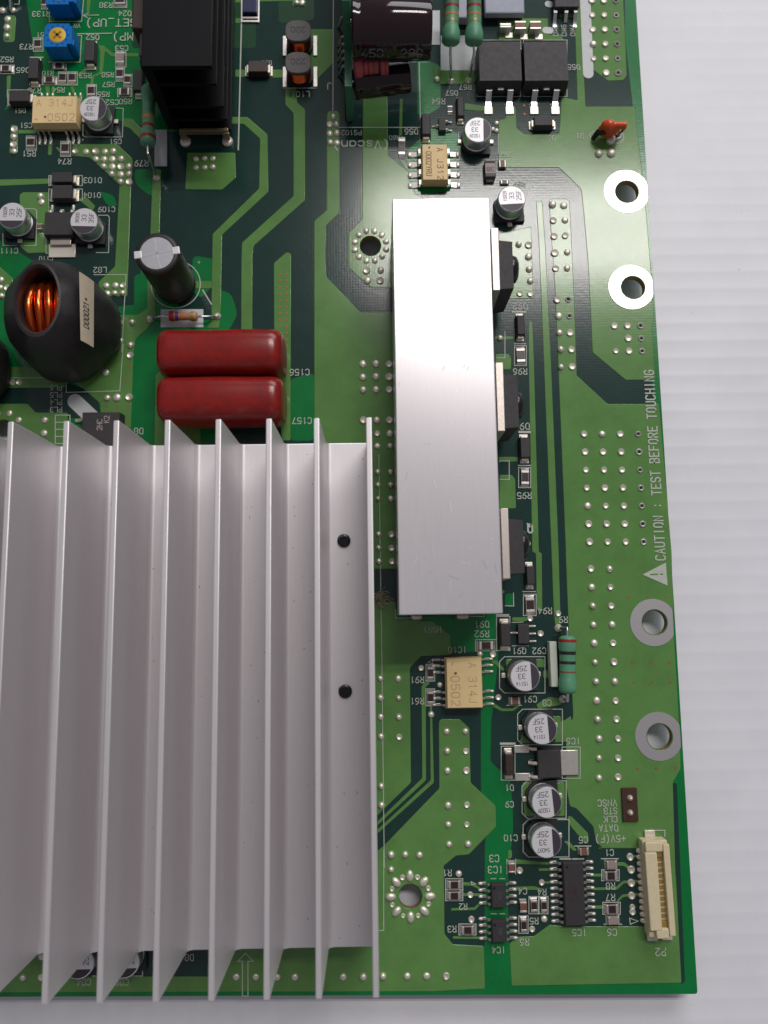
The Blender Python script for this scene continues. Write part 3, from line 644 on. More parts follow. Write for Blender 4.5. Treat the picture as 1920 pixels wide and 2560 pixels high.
# ------------------------------------------------------------------ white print
ZS = .0145
def line(fn, *xy, wd=.018, closed=False):
    if wd: put('outline_print', (MB().ribbon(pts(fn, *xy), wd, ZS+.0001*(NL[0] % 5), closed), M_SILK, None), board); NL[0] += 1
NL = [0]
def rect(fn, x0, y0, x1, y1, wd=.018): line(fn, x0, y0, x1, y0, x1, y1, x0, y1, wd=wd, closed=True)
def tx(fn, s, x, y, h, rot=180, wk=.85, ls=1.5, wt=.14):
    p = fn(x, y); hh = (fn(x, y-h/2)-fn(x, y+h/2)).length if rot in (0, 180) else (fn(x-h/2, y)-fn(x+h/2, y)).length
    q = MB(); text(q, s, p[0], p[1], hh, rot, ZS+.001, wk, wt, ls); put('reference_print', (q, M_SILK, None), board)
for a in ((A, "R133", 268, 93, 32), (A, "R38", 688, 36, 32), (A, "D24", 810, 90, 32), (A, "R73", 172, 305, 32), (A, "D52", 602, 243, 32), (A, "C53", 790, 315, 32), (A, "R58", 700, 487, 30), (A, "R57", 705, 550, 30), (A, "R55", 672, 613, 30), (A, "R50", 815, 660, 32), (A, "C52", 728, 665, 32), (A, "R52", 47, 388, 32), (A, "D65", 150, 457, 32), (A, "R10", 312, 478, 28), (A, "R53", 555, 492, 30), (A, "R54", 382, 585, 30), (A, "R75", 225, 590, 32), (A, "D51", 132, 720, 28), (A, "C51", 170, 815, 30), (A, "R51", 190, 997, 34), (A, "R74", 420, 1048, 34), (A, "C51", 750, 920, 30), (A, "R79", 918, 1060, 36), (A, "D103", 602, 1170, 34), (A, "51", 262, 228, 28), (A, "VR", 500, 168, 26),
          (D, "D104", 598, 230, 32), (D, "C109", 692, 322, 32), (D, "C111", 60, 590, 34), (D, "L82", 650, 714, 34), (D, "C110", 300, 640, 26), (E_, "C156", 905, 858, 38), (E_, "C157", 920, 1172, 38), (B, "L101", 392, 612, 34), (B, "PS102", 722, 862, 30), (B, "R64", 1285, 660, 34), (B, "R67", 1460, 568, 30), (B, "D57", 1372, 605, 30), (B, "D56", 1110, 855, 34), (B, "R60", 1000, 895, 26), (B, "D53", 175, 408, 24), (B, "J", 578, 560, 40),
          (C_, "D55", 865, 437, 32), (C_, "D6", 722, 897, 28), (C_, "B1", 905, 882, 32), (C_, "C58", 432, 1005, 28), (C_, "R59", 515, 1195, 30), (F6, "D92", 590, 490, 110), (F6, "R96", 590, 1690, 105), (F7, "D9", 675, 635, 115), (F7, "R95", 668, 1910, 110),
          (I_, "HS91", 312, 555, 36), (I_, "D91", 633, 520, 40), (I_, "R92", 633, 582, 40), (I_, "IC10", 475, 685, 38), (I_, "Q91", 875, 692, 38), (I_, "C92", 1005, 692, 38), (I_, "R94", 1042, 433, 38), (I_, "R9", 1160, 490, 38), (I_, "R91", 215, 880, 38), (I_, "R61", 215, 1018, 38), (I_, "C91", 945, 1005, 38), (I_, "C8", 1055, 1028, 38),
          (J, "IC6", 715, 222, 46), (J, "D1", 225, 580, 44), (J, "C9", 225, 708, 44), (J, "C10", 235, 965, 46), (J, "C5", 792, 980, 46), (J, "C1", 992, 1078, 46), (J, "VNSC", 975, 697, 48), (J, "STB", 1000, 758, 46), (J, "CLK", 1000, 822, 46), (J, "DATA", 985, 890, 48), (J, "+5V(F)", 1000, 972, 50),
          (K, "C3", 390, 165, 42), (K, "IC3", 398, 235, 42), (K, "R1", 95, 255, 38), (K, "R2", 195, 467, 36), (K, "R3", 125, 608, 38), (K, "C4", 568, 370, 38), (K, "R4", 690, 376, 38), (K, "R5", 640, 557, 38), (K, "R6", 580, 690, 40), (K, "IC4", 418, 740, 38), (K, "IC5", 925, 630, 40), (K, "R8", 1120, 338, 40), (K, "R7", 1120, 410, 40), (K, "C6", 1130, 628, 42), (K, "P2", 1435, 752, 46),
          (L_, "C84", 545, 660, 40), (L_, "C89", 790, 660, 40), (L_, "D8", 1228, 500, 40), (H_, "D8", 900, 565, 38)):
    tx(*a)
tx(A, "(SET_UP)", 745, 150, 46, wk=.95); tx(A, "(AMP)", 845, 240, 46, wk=.95); tx(B, "(Vscan)", 785, 940, 50, wk=1.0); tx(D, "+", 1290, 665, 26, 0); tx(A, "+", 538, 908, 20, 0)
tx(F8, "Q", 775, 600, 150, 180, wk=.8, wt=.2)
for i, (s_, x) in enumerate((("CN46", 748), ("CN45", 802), ("CN44", 858))): tx(C_, s_, x, 200, 30, 90, wk=.75, ls=1.4)
for i in range(4): tx(H_, "PL"+str(6-i), 365, 285+i*47, 32, 180, wk=.85)
# outlines round the parts
for fn, a in ((A, (218, 248, 280, 336)), (A, (-40, 425, 95, 480)), (A, (275, 500, 372, 552)), (A, (380, 468, 440, 554)), (A, (443, 468, 502, 554)), (A, (565, 550, 626, 640)), (A, (752, 440, 808, 530)), (A, (804, 484, 856, 566)), (A, (764, 575, 855, 630)), (A, (172, 884, 238, 975)), (A, (394, 918, 460, 1016)), (A, (740, -40, 822, 52)), (A, (270, -20, 310, 62)), (A, (750, 338, 818, 438)),
              (F6, (487, 1215, 705, 1582)), (F7, (562, 1390, 785, 1765)), (F8, (650, 1810, 885, 2205)), (I_, (592, 620, 728, 692)), (I_, (272, 780, 328, 888)), (I_, (272, 938, 328, 1048)), (K, (1065, 235, 1175, 305)), (K, (1072, 440, 1182, 515)), (K, (85, 292, 193, 360)), (K, (85, 362, 193, 430)), (K, (168, 576, 276, 645)), (K, (608, 404, 668, 512)), (K, (672, 404, 728, 512)), (K, (545, 525, 603, 635)),
              (A, (52, 585, 215, 690)), (A, (318, 1140, 535, 1205)), (D, (318, 190, 535, 262)), (I_, (728, 470, 815, 690)), (J, (162, 262, 268, 522)), (J, (630, 268, 768, 508)), (D, (300, 490, 490, 606)), (C_, (240, 262, 522, 628)), (C_, (540, 262, 822, 628))):
    rect(fn, *a, wd=.016)
line(A, 195, 540, 195, 555, 265, 555, 265, 385, wd=.02); line(A, 200, 375, 278, 375, wd=.035); line(A, 552, 452, 622, 452, wd=.035); line(A, 555, 440, 628, 440, 628, 268, wd=.018)
line(A, 322, 60, 322, 142, 530, 142, 545, -20, wd=.018); line(A, 315, 405, 520, 405, 530, 232, 505, 232, wd=.018); line(A, 505, 222, 725, 218, wd=.022); line(A, 640, 100, 540, 102, 575, 88, wd=.02); line(A, 540, 102, 570, 118, wd=.02); line(A, 95, 30, 125, 30, 130, -30, wd=.018)
line(A, 540, 720, 538, 880, 555, 890, 795, 890, 800, 705, 700, 700, wd=.018)
line(D, 160, 318, 225, 318, 240, 330, 235, 555, 160, 558, wd=.018); line(D, 20, 480, 22, 556, 110, 556, wd=.018); line(D, 640, 360, 700, 360, 710, 375, 705, 602, 625, 602, wd=.018)
line(D, 610, 745, 818, 745, 790, 1244, wd=.018); line(H_, 800, 0, 778, 305, 430, 315, 432, 200, wd=.018); line(H_, 10, 222, 430, 218, wd=.018)
line(A, 1570, -40, 1545, 972, wd=.03); line(B, 605, -40, 602, 720, wd=.02); line(B, 640, 828, 1170, 828, 1160, 380, wd=.02); line(B, 280, 573, 495, 573, wd=.02)
line(D, 1315, 845, 1370, 935, wd=.03)
mb = MB(); mb.ribbon([(D(1140, 808)[0]+.555*math.cos(t*PI/24), D(1140, 808)[1]+.555*math.sin(t*PI/24)) for t in range(48)], .022, ZS, True); put('outline_print', (mb, M_SILK, None), board)
def capbox(fn, x0, y0, x1, y1, ch, side='l'):
    if side == 'l': line(fn, x0+ch, y0, x1, y0, x1, y1, x0+ch, y1, x0, y1-ch, x0, y0+ch, wd=.018, closed=True)
    else: line(fn, x0, y0, x1, y0, x1, y1-ch, x1-ch, y1, x0+ch, y1, x0, y1-ch, wd=.018, closed=True)
capbox(I_, 748, 730, 1042, 965, 32); capbox(I_, 865, 1070, 1155, 1300, 32); capbox(J, 322, 528, 660, 815, 40); capbox(J, 330, 825, 682, 1112, 40)
line(C_, 120, 860, 120, 1000, wd=.016); line(C_, 378, 870, 378, 1000, wd=.016)
line(G, 388, 660, 388, 655, 448, 655, 448, 775, 388, 775, wd=.018); line(F6, 310, 950, 310, 1440, 160, 1440, wd=.018); line(I_, 785, 400, 840, 402, 838, 318, wd=.018)
line(I_, 75, 425, 75, 480, 190, 480, wd=.02); line(I_, 560, 468, 648, 470, 648, 455, wd=.02); line(I_, 730, 460, 805, 460, wd=.035); line(J, 160, 242, 265, 242, wd=.045); line(F7, 580, 740, 765, 740, wd=.05); line(F6, 455, 590, 690, 590, wd=.04); line(F7, 555, 1355, 785, 1355, wd=.02); line(F8, 640, 1762, 875, 1762, wd=.02); line(F6, 480, 1180, 695, 1180, wd=.02)
line(I_, 830, 508, 900, 505, wd=.016); line(I_, 830, 660, 935, 660, wd=.016); line(I_, 430, 735, 490, 735, wd=.014); line(I_, 545, 735, 610, 735, wd=.014); line(I_, 285, 765, 315, 752, 315, 775, wd=.014, closed=True)
line(K, 805, 168, 870, 168, wd=.03); line(K, 885, 168, 950, 168, wd=.03); line(K, 370, 292, 400, 292, wd=.016); line(K, 425, 292, 455, 292, wd=.016); line(K, 370, 512, 405, 512, wd=.016); line(K, 425, 512, 455, 512, wd=.016)
line(K, 1240, 540, 1295, 558, 1245, 578, wd=.02, closed=True); line(K, 245, 310, 275, 325, 250, 330, wd=.016, closed=True); line(K, 1310, 65, 1340, 65, wd=.016); line(P2v, 945, 160, 945, 85, 1225, 85, 1225, 170, wd=.02); line(K, 1370, 660, 1370, 685, 1420, 685, wd=.016); line(K, 1335, 575, 1345, 605, wd=.016)
line(J, 930, 1125, 1060, 1125, wd=.02); line(J, 725, 1028, 850, 1028, wd=.02); line(K, 1080, 578, 1190, 578, wd=.02); line(K, 470, 170, 470, 262, wd=.016); line(K, 525, 170, 525, 262, wd=.016); line(I_, 795, 1045, 890, 1045, wd=.016)
line(M_, 140, 472, 190, 525, 156, 525, 156, 750, 120, 750, 120, 525, 90, 525, wd=.02, closed=True)
line(L_, 600, 620, 925, 620, 930, 440, wd=.018); line(R5, 225, 790, 245, 2212, wd=.016); line(Q_, 185, 0, 210, 2100, wd=.016); line(M_, 1035, -200, 1035, 325, 1005, 325, wd=.016)
for i in range(4): rect(H_, 360, 462+i*46, 455, 508+i*46, wd=.022)
line(C_, 975, 840, 1190, 850, wd=.0); line(C_, 1000, 850, 970, 870, 975, 910, 1000, 925, wd=.016); line(C_, 1185, 870, 1190, 900, 1170, 930, wd=.016)
# solid print blocks
for fn, a in ((A, (1002, 842, 1083, 1078)), (D, (1042, 968, 1318, 1085)), (B, (1300, 232, 1540, 458)), (B, (1235, 70, 1295, 292))):
    q = pts(fn, a[0], a[1], a[2], a[1], a[2], a[3], a[0], a[3]); mb = MB(); mb.prism([(p[0], p[1]) for p in reversed(q)], .001, ZS-.0006); put('print_block', (mb, M_STRIPE, None), board)
mb = MB(); a, b = PX(1651, 1402), PX(1621, 925)
mid = (a+b)/2; text(mb, "CAUTION : TEST BEFORE TOUCHING", mid[0], mid[1], .205, 90+math.degrees(math.atan2(-(b-a)[0], (b-a)[1])), ZS+.002, .62, .14, 1.55)
# fit the lettering to its measured length
ln = (b-a).length; ys = [v[1] for v in mb.v]; k = ln/(max(ys)-min(ys)); mb.v = [(v[0], mid[1]+(v[1]-mid[1])*k, v[2]) for v in mb.v]
put('warning_lettering', (mb, M_SILK, None), board, label='white print reading CAUTION : TEST BEFORE TOUCHING along the edge')
mb = MB(); q = pts(N_, 1042, 260, 1330, 388, 1308, 122); mb.add([(p[0], p[1], ZS) for p in q], [(0, 1, 2)]); mb.mi = 1
a, b = N_(1135, 260), N_(1215, 257); c2, d2 = N_(1250, 256), N_(1270, 256)
mb.ribbon([a, b], .030, ZS+.001); mb.ribbon([c2, d2], .030, ZS+.001); put('warning_triangle', (mb, [M_SILK, M_COP], None), board)

# ================================================================== PARTS ON THE BOARD
def ctr(fn, x0, y0, x1, y1, z=0.0):
    a, b = fn(x0, y0, z), fn(x1, y1, z)
    return (a[0]+b[0])/2, (a[1]+b[1])/2, abs(b[0]-a[0]), abs(b[1]-a[1])
def q2(x): return max(.04, round(x/.02)*.02)

# ---- chip resistors and chip capacitors
def chip(label, fn, x0, y0, x1, y1, kind='r', orient=None, name=None):
    cx, cy, w_, h_ = ctr(fn, x0, y0, x1, y1)
    if orient is None: orient = 'h' if w_ > h_ else 'v'
    L, W = (w_, h_) if orient == 'h' else (h_, w_)
    L, W = q2(L), q2(W); pad = L*.13; hh = {'r': .055, 'c': .085, 'p': .09}[kind]
    t = thing('chip_resistor' if kind == 'r' else 'chip_capacitor', label, 'resistor' if kind == 'r' else 'capacitor', (cx, cy, ZT), (0 if orient == 'h' else PI/2)+random.gauss(0, .014), 'small chip resistors soldered on the board' if kind == 'r' else 'small chip capacitors soldered on the board')
    l = L-2*pad; e = l*.19
    def body():
        mb = MB(); mb.box(-l/2+e, l/2-e, -W*.42, W*.42, .004, hh, .006); return mb.mesh('body', {'r': M_CERAM, 'c': M_MLCC, 'p': M_MLCCP}[kind], 40)
    bo = put('body', cached(('cb', L, W, kind), body), t)
    if kind == 'r':
        def glaze():
            mb = MB(); mb.box(-l/2+e*1.05, l/2-e*1.05, -W*.36, W*.36, hh-.002, hh+.004, .002)
            return mb.mesh('glaze', M_CHIPTOP, 40)
        put('glaze', cached(('cg', L, W), glaze), bo)
    for s in (-1, 1):
        def term():
            mb = MB(); mb.box(l/2-e, l/2, -W*.44, W*.44, .002, hh+.003, .008)
            n0 = len(mb.v)
            mb.add([(l/2-.002, -W*.46, 0), (L/2, -W*.48, 0), (L/2, W*.48, 0), (l/2-.002, W*.46, 0), (l/2-.002, -W*.36, hh*.8), (l/2+pad*.3, -W*.38, hh*.35), (l/2+pad*.3, W*.38, hh*.35), (l/2-.002, W*.36, hh*.8)],
                   [(0, 1, 5, 4), (1, 2, 6, 5), (2, 3, 7, 6), (4, 5, 6, 7)])
            return mb.mesh('terminal', M_TIN, 50)
        o = put('terminal', cached(('ct', L, W, kind), term), t, rz=0 if s > 0 else PI)
    return t
RS = 'tiny dark chip resistor '
for a in ((RS+'marked R73, left of the blue trimmer with a yellow screw', A, 225, 253, 276, 332), (RS+'marked R52 at the left picture edge', A, -4, 430, 88, 476), (RS+'half under the front face of the blue trimmer', A, 342, 415, 432, 458), (RS+'lying crosswise between prints R10 and R54', A, 278, 503, 368, 550), (RS+'standing lengthwise right of print R10', A, 384, 471, 437, 551), (RS+'between prints R10 and R53, outlined alone', A, 446, 471, 498, 551),
          (RS+'marked R55, behind the silver can beside the cream chip', A, 568, 553, 622, 638), (RS+'marked R58, beside the black finned heat sink', A, 755, 443, 805, 527), (RS+'marked R57, beside the black finned heat sink', A, 807, 488, 853, 562), (RS+'marked R50, lying crosswise near the black heat sink', A, 767, 578, 852, 627), (RS+'marked R51 below the cream chip, left one', A, 175, 887, 235, 972), (RS+'marked R74 below the cream chip, right one', A, 398, 922, 457, 1013), (RS+'marked R38 at the top picture edge', A, 745, -30, 818, 48), (RS+'marked R133, behind the upper blue trimmer', A, 273, -15, 307, 58),
          (RS+'marked R60, left of the small cream driver chip', B, 1020, 890, 1075, 1030), (RS+'in the column above the small cream driver chip', B, 1338, 690, 1380, 745), (RS+'marked R59, above the heat sink corner', C4, 1490, 795, 1620, 850),
          (RS+'marked R96, first beside the long flat heat sink', F6, 505, 1235, 690, 1568), (RS+'marked R95, in the middle beside the long flat heat sink', F7, 585, 1408, 768, 1752), (RS+'marked R94 at the lower corner of the long flat heat sink', F8, 668, 1828, 868, 2190), (RS+'marked R92 beside print D91', I_, 597, 627, 722, 688), (RS+'marked R91 left of the cream chip A 314J', I_, 276, 785, 324, 884), (RS+'marked R61 left of the cream chip A 314J', I_, 276, 943, 324, 1044),
          (RS+'marked R8 beside the sixteen legged black chip', K, 1070, 240, 1170, 300), (RS+'marked R7 left of the ivory connector', K, 1077, 448, 1177, 510), (RS+'marked R1, upper of the stacked pair', K, 90, 300, 188, 354), (RS+'marked R2, lower of the stacked pair', K, 90, 368, 188, 424), (RS+'marked R3 at the dark cut-out corner', K, 173, 582, 272, 640), (RS+'marked R5, left of the pair beside a brown capacitor', K, 613, 409, 663, 507), (RS+'marked R4, nearest to the wide black chip', K, 676, 409, 724, 507), (RS+'marked R6, below a brown chip capacitor', K, 550, 530, 598, 630)):
    chip(*a)
CS = 'tiny brown chip capacitor '
for a in ((CS+'marked C53 near the black heat sink', A, 755, 343, 815, 436, 'p'), (CS+'wedged between a round can and a black regulator', D, 248, 418, 287, 468, 'c'), (CS+'marked C91 below a round can', I_, 805, 988, 885, 1040, 'c'), (CS+'marked C5, touching the lowest round can', J, 745, 1033, 838, 1097, 'c'), (CS+'marked C3 above two small black chips', K, 473, 178, 523, 257, 'c'), (CS+'marked C4, left of two chip resistors', K, 545, 418, 594, 508, 'c')):
    chip(a[0], *a[1:6], kind=a[6])
chip('small greyish chip capacitor marked C1, above resistor R8', K, 1080, 173, 1165, 227, 'p'); chip('small greyish chip capacitor marked C6, below resistor R7', K, 1088, 520, 1180, 574, 'p')
chip('tiny tan chip capacitor beside a grey tantalum block', C4, 1470, 545, 1585, 645, 'c')
# three tall brown chip capacitors
for i, (x0, x1, y0, y1, lb) in enumerate(((392, 458, 140, 225, 'darkest of three tall brown block capacitors, left one'), (488, 556, 125, 235, 'middle of three tall brown block capacitors with pale end'), (582, 656, 125, 235, 'right of three tall brown block capacitors, beside print CN46'))):
    cx = (C_(x0, 190, .2)[0]+C_(x1, 190, .2)[0])/2; yf_ = C_(x0, y1-4, 0)[1]; yk_ = C_(x0, y0+12, .2)[1]; cy = (yf_+yk_)/2; hl = (yk_-yf_)/2
    t = thing('block_capacitor', lb, 'capacitor', (cx, cy, ZT), 0, 'three tall brown block capacitors')
    mb = MB(); mb.box(-.13, .13, -hl+.055, hl-.055, 0, .20, .012); put('body', (mb, M_MLCC, 40), t)
    for s, y in ((-1, -hl+.028), (1, hl-.028)):
        mb = MB(); mb.box(-.133, .133, y-.026, y+.026, 0, .205, .012); put('terminal', (mb, M_TIN if s < 0 else M_SOLDER, 40), t)
    mb = MB(); mb.box(.02, .2, -hl-.12, -hl+.02, 0, .02, .008); put('solder_pad', (mb, M_SOLDER, 40), t)
# grey tantalum block
cx, cy, w_, h_ = ctr(C4, 1290, 560, 1435, 800)
t = thing('tantalum_capacitor', 'small grey block capacitor with a dark band beside the heat sink top', 'capacitor', (cx, cy, ZT))
mb = MB(); mb.box(-.125, .125, -.22, .22, .01, .19, .02); put('body', (mb, M_DRUM, 40), t)
mb = MB(); mb.box(-.115, .115, -.14, .205, .188, .194, .003); put('top_face', (mb, M_CERAM, None), t)
mb = MB(); mb.box(-.11, .11, .11, .165, .192, .198, 0); put('band', (mb, M_INK, None), t)
mb = MB()
text(mb, "38", 0, -.04, .10, 180, .1965, 1, .16); put('marking', (mb, M_DRUM, None), t)
for s in (-1, 1):
    mb = MB(); mb.box(-.08, .08, s*.235-.03, s*.235+.03, 0, .07, .01); put('terminal', (mb, M_TIN, 40), t)

# ---- moulded diodes
def diode(label, fn, x0, y0, x1, y1, orient, m=M_BLACKM, h=.20, cat='diode', name='moulded_diode', band=True):
    cx, cy, w_, h_ = ctr(fn, x0, y0, x1, y1, .1)
    L, W = (w_, h_) if orient in 'hH' else (h_, w_)
    t = thing(name, label, cat, (cx, cy, ZT), {'h': 0, 'v': PI/2, 'H': PI, 'V': -PI/2}[orient], 'black moulded diodes')
    L, W = q2(L), q2(W)
    put('body', cached(('db', L, W, m.name, h), lambda: MB().box(-L/2, L/2, -W/2, W/2, .02, h, .012, .02, .03).mesh('body', m, 40)), t)
    for s in (-1, 1):
        def term():
            mb = MB(); mb.box(L/2-.05, L/2+.045, -W*.32, W*.32, .012, h*.55, .02); mb.box(L/2-.05, L/2+.085, -W*.38, W*.38, 0, .028, .012); return mb.mesh('terminal', M_SOLDER, 50)
        put('terminal', cached(('dt', L, W, h), term), t, rz=0 if s > 0 else PI)
    if band: put('polarity_band', cached(('dn', L, W, h), lambda: MB().box(-L/2+.05, -L/2+.10, -W*.40, W*.40, h-.003, h+.002, 0).mesh('polarity_band', M_DRUM, None)), t)
    return t
DB = 'black moulded diode '
for a in ((DB+'marked D52 right of the blue trimmer', A, 552, 275, 625, 418, 'v'), (DB+'marked D65 left of the blue trimmer front', A, 190, 390, 264, 530, 'v'), (DB+'marked D51 at the cream chip corner', A, 68, 595, 200, 682, 'h'), (DB+'squeezed against the black finned heat sink', A, 866, 465, 935, 608, 'v'), (DB+'marked D103, upper of the pair over the black regulator', A, 342, 1125, 480, 1202, 'h'), (DB+'marked D104, lower of the pair over the black regulator', D, 345, 170, 480, 272, 'h'),
          (DB+'marked D92, upper one beside the long flat heat sink', F6, 495, 670, 695, 1040, 'v'), (DB+'marked D9 near the middle black transistor', F7, 560, 840, 785, 1235, 'v'), (DB+'just above resistor R94', F8, 670, 1290, 868, 1640, 'v'), (DB+'marked D91 beside the three legged transistor Q91', I_, 742, 510, 826, 665, 'v'), (DB+'marked D1 left of the regulator IC6', J, 178, 315, 264, 485, 'v'), (DB+'left of the pair above the small cream driver chip', B, 1168, 752, 1240, 890, 'v'), (DB+'beside the leg of the left square transistor', B, 1397, 640, 1457, 772, 'v'), (DB+'marked D6 under the right square transistor', C_, 600, 765, 730, 838, 'h')):
    m = M_BROWNP if 'D1 ' in a[0]+' ' and 'D103' not in a[0] else M_BLACKM
    diode(a[0], *a[1:], m=m, band=False)
t = diode('dark brown moulded block with cream solder ends beside the grey drum coils', B, 55, 405, 185, 492, 'h', M_BROWNP, .2, 'capacitor', 'tantalum_block', False)
t['group'] = 'brown moulded blocks'
# blue chip at the top
cx, cy, w_, h_ = ctr(A, 1585, -25, 1660, 105)
t = thing('blue_chip_capacitor', 'dark blue rectangular chip with silver frame at the top edge', 'capacitor', (cx, cy, ZT))
mb = MB(); mb.box(-.17, .17, -.26, .30, .0, .12, .015); put('body', (mb, M_NAVY, 40), t)
for y in (-.33, -.42): mb = MB(); mb.box(-.2, .2, y-.025, y+.025, 0, .03, .008); put('terminal', (mb, M_TIN, 40), t)
for x in (-.2, .2): mb = MB(); mb.box(x-.02, x+.02, -.45, .3, 0, .02, .006); put('side_pad', (mb, M_TIN, 40), t)

# ---- small three legged transistors
def sot(label, fn, x0, y0, x1, y1, legs_r, legs_l):
    cx, cy, w_, h_ = ctr(fn, x0, y0, x1, y1, .05); t = thing('small_transistor', label, 'transistor', (cx, cy, ZT), 0, 'three legged small transistors')
    mb = MB(); mb.box(-w_/2, w_/2, -h_/2, h_/2, .02, .12, .01, .01, .02); put('body', (mb, M_BLACKM, 40), t)
    for s, ys in ((1, legs_r), (-1, legs_l)):
        for y in ys:
            mb = MB(); mb.tube([(s*(w_/2-.02), y*h_, .07), (s*(w_/2+.03), y*h_, .065), (s*(w_/2+.06), y*h_, .02), (s*(w_/2+.14), y*h_, .012)], .022, 8); put('leg', (mb, M_SOLDER, 60), t)
    return t
sot('black transistor marked Q91 with three silver legs on its right side', I_, 860, 515, 944, 650, (-.36, 0, .36), (.05,))
sot('small black transistor, right of the pair above the small cream driver chip', B, 1283, 772, 1335, 862, (-.3, .3), (0,))

# ---- cream driver chips
def gull(w_, y, wd, z0=.12, out=.17):
    mb = MB()
    prof = [(w_/2-.02, z0), (w_/2+.05, z0), (w_/2+.08, .03), (w_/2+out, .012)]
    v = []
    for x, z in prof: v += [(x, y-wd/2, z), (x, y+wd/2, z), (x, y-wd/2, z-.02), (x, y+wd/2, z-.02)]
    f = []
    for i in range(len(prof)-1):
        a, b = 4*i, 4*i+4; f += [(a, b, b+1, a+1), (a+2, a+3, b+3, b+2), (a, a+2, b+2, b), (a+1, b+1, b+3, a+3)]
    n = 4*(len(prof)-1); f += [(n, n+2, n+3, n+1)]
    mb.add(v, f); mb.box(w_/2+.08, w_/2+out+.02, y-wd*.6, y+wd*.6, 0, .012, .004)
    return mb
def chip_ic(name, label, cat, loc, rz, w_, l_, h_, m, pins, pw, group, z0=.12, out=.17, parts=(), chamfer=.02):
    """w_ runs across the rows of legs, l_ along them."""
    t = thing(name, label, cat, (loc[0], loc[1], ZT), rz, group)
    mb = MB(); zm = .03+(h_-.03)*.45
    hw, hl, k = w_/2, l_/2, min(.03, h_*.12)
    mb.rings([[(-hw+k, -hl+k, .03), (hw-k, -hl+k, .03), (hw-k, hl-k, .03), (-hw+k, hl-k, .03)], [(-hw, -hl, zm), (hw, -hl, zm), (hw, hl, zm), (-hw, hl, zm)], [(-hw+k, -hl+k, h_-.006), (hw-k, -hl+k, h_-.006), (hw-k, hl-k, h_-.006), (-hw+k, hl-k, h_-.006)], [(-hw+k+.006, -hl+k+.006, h_), (hw-k-.006, -hl+k+.006, h_), (hw-k-.006, hl-k-.006, h_), (-hw+k+.006, hl-k-.006, h_)]])
    bo = put('body', (mb, m, 20), t)
    for s in (1, -1):
        for y in pins: put('leg', cached(('gl', w_, round(y*s, 3), pw, z0, out), lambda: gull(w_, y*s, pw, z0, out).mesh('leg', M_LEGS, 30)), t, rz=0 if s > 0 else PI)
        for y in pins: put('solder_joint', cached(('gj', w_, round(y*s, 3), pw, out), lambda: MB().superell((w_/2+out-.01, y*s, .012), (.05, pw*.62, .03), .85, 8).mesh('solder_joint', M_SOLDER, 60)), t, rz=0 if s > 0 else PI)
    for nm, mbp, mm in parts: put(nm, (mbp, mm, None), bo)
    return t
GP = 'cream driver chips'
# A 314J upright, top left
a, b = A2(430, 10, .36), A2(985, 350, .36); l1, w1_ = abs(b[0]-a[0])+.06, abs(a[1]-b[1])+.06
def mark314():
    p = MB(); text(p, "A 314J", 0, .17, .16, 0, .362, .9, .09, 1.5); text(p, "0502", .16, -.19, .17, 0, .362, .9, .09, 1.6); text(p, "-", -.40, -.24, .16, -25, .362, .7, .14)
    d = MB(); d.prism(circle((-.2, -.18), .03, 12), .3615, .3635); return p, d
p, d = mark314(); 
for q in (p, d): q.xform(Matrix.Rotation(-PI/2, 4, 'Z'))
PN = [(-.45+i*.127) for i in (0, 1, 2)]+[.45-i*.127 for i in (0, 1, 2)]
chip_ic('driver_chip', 'cream driver chip marked A 314J reading upright, near the blue trimmers', 'chip', ((a[0]+b[0])/2, (a[1]+b[1])/2), PI/2, w1_, l1, .36, M_CREAM, PN, .045, GP, .15, .26, (('marking', p, M_CREAMM), ('dot', d, M_CREAMD)))
a, b = I_(403, 742, .36), I_(640, 1060, .36); l2, w2_ = abs(a[1]-b[1])+.05, abs(b[0]-a[0])+.05
p, d = mark314()
for q in (p, d): q.xform(Matrix.Rotation(-PI/2, 4, 'Z'))
chip_ic('driver_chip', 'cream driver chip marked A 314J turned sideways, beside print IC10', 'chip', ((a[0]+b[0])/2, (a[1]+b[1])/2), 0, w2_, l2, .36, M_CREAM, [y*l2/1.02 for y in PN], .045, GP, .15, .23, (('marking', p, M_CREAMM), ('dot', d, M_CREAMD)))
a, b = C4(490, 318, .34), C4(830, 780, .34); l3, w3_ = abs(a[1]-b[1])+.04, abs(b[0]-a[0])+.04
p = MB(); text(p, "A J312", .12, -.04, .13, -90, .342, .9, .13, 1.75); text(p, "0002YRU", -.14, -.04, .12, -90, .342, .75, .13, 1.45)
d = MB(); d.prism(circle((-.12, l3/2-.1), .025, 10), .3415, .3435)
chip_ic('driver_chip', 'small cream chip marked A J312 behind the flat heat sink', 'chip', ((a[0]+b[0])/2, (a[1]+b[1])/2), 0, w3_, l3, .34, M_CREAM, [-.38, -.127, .127, .38], .11, GP, .16, .26, (('marking', p, M_CREAMD), ('dot', d, M_CREAMD)))
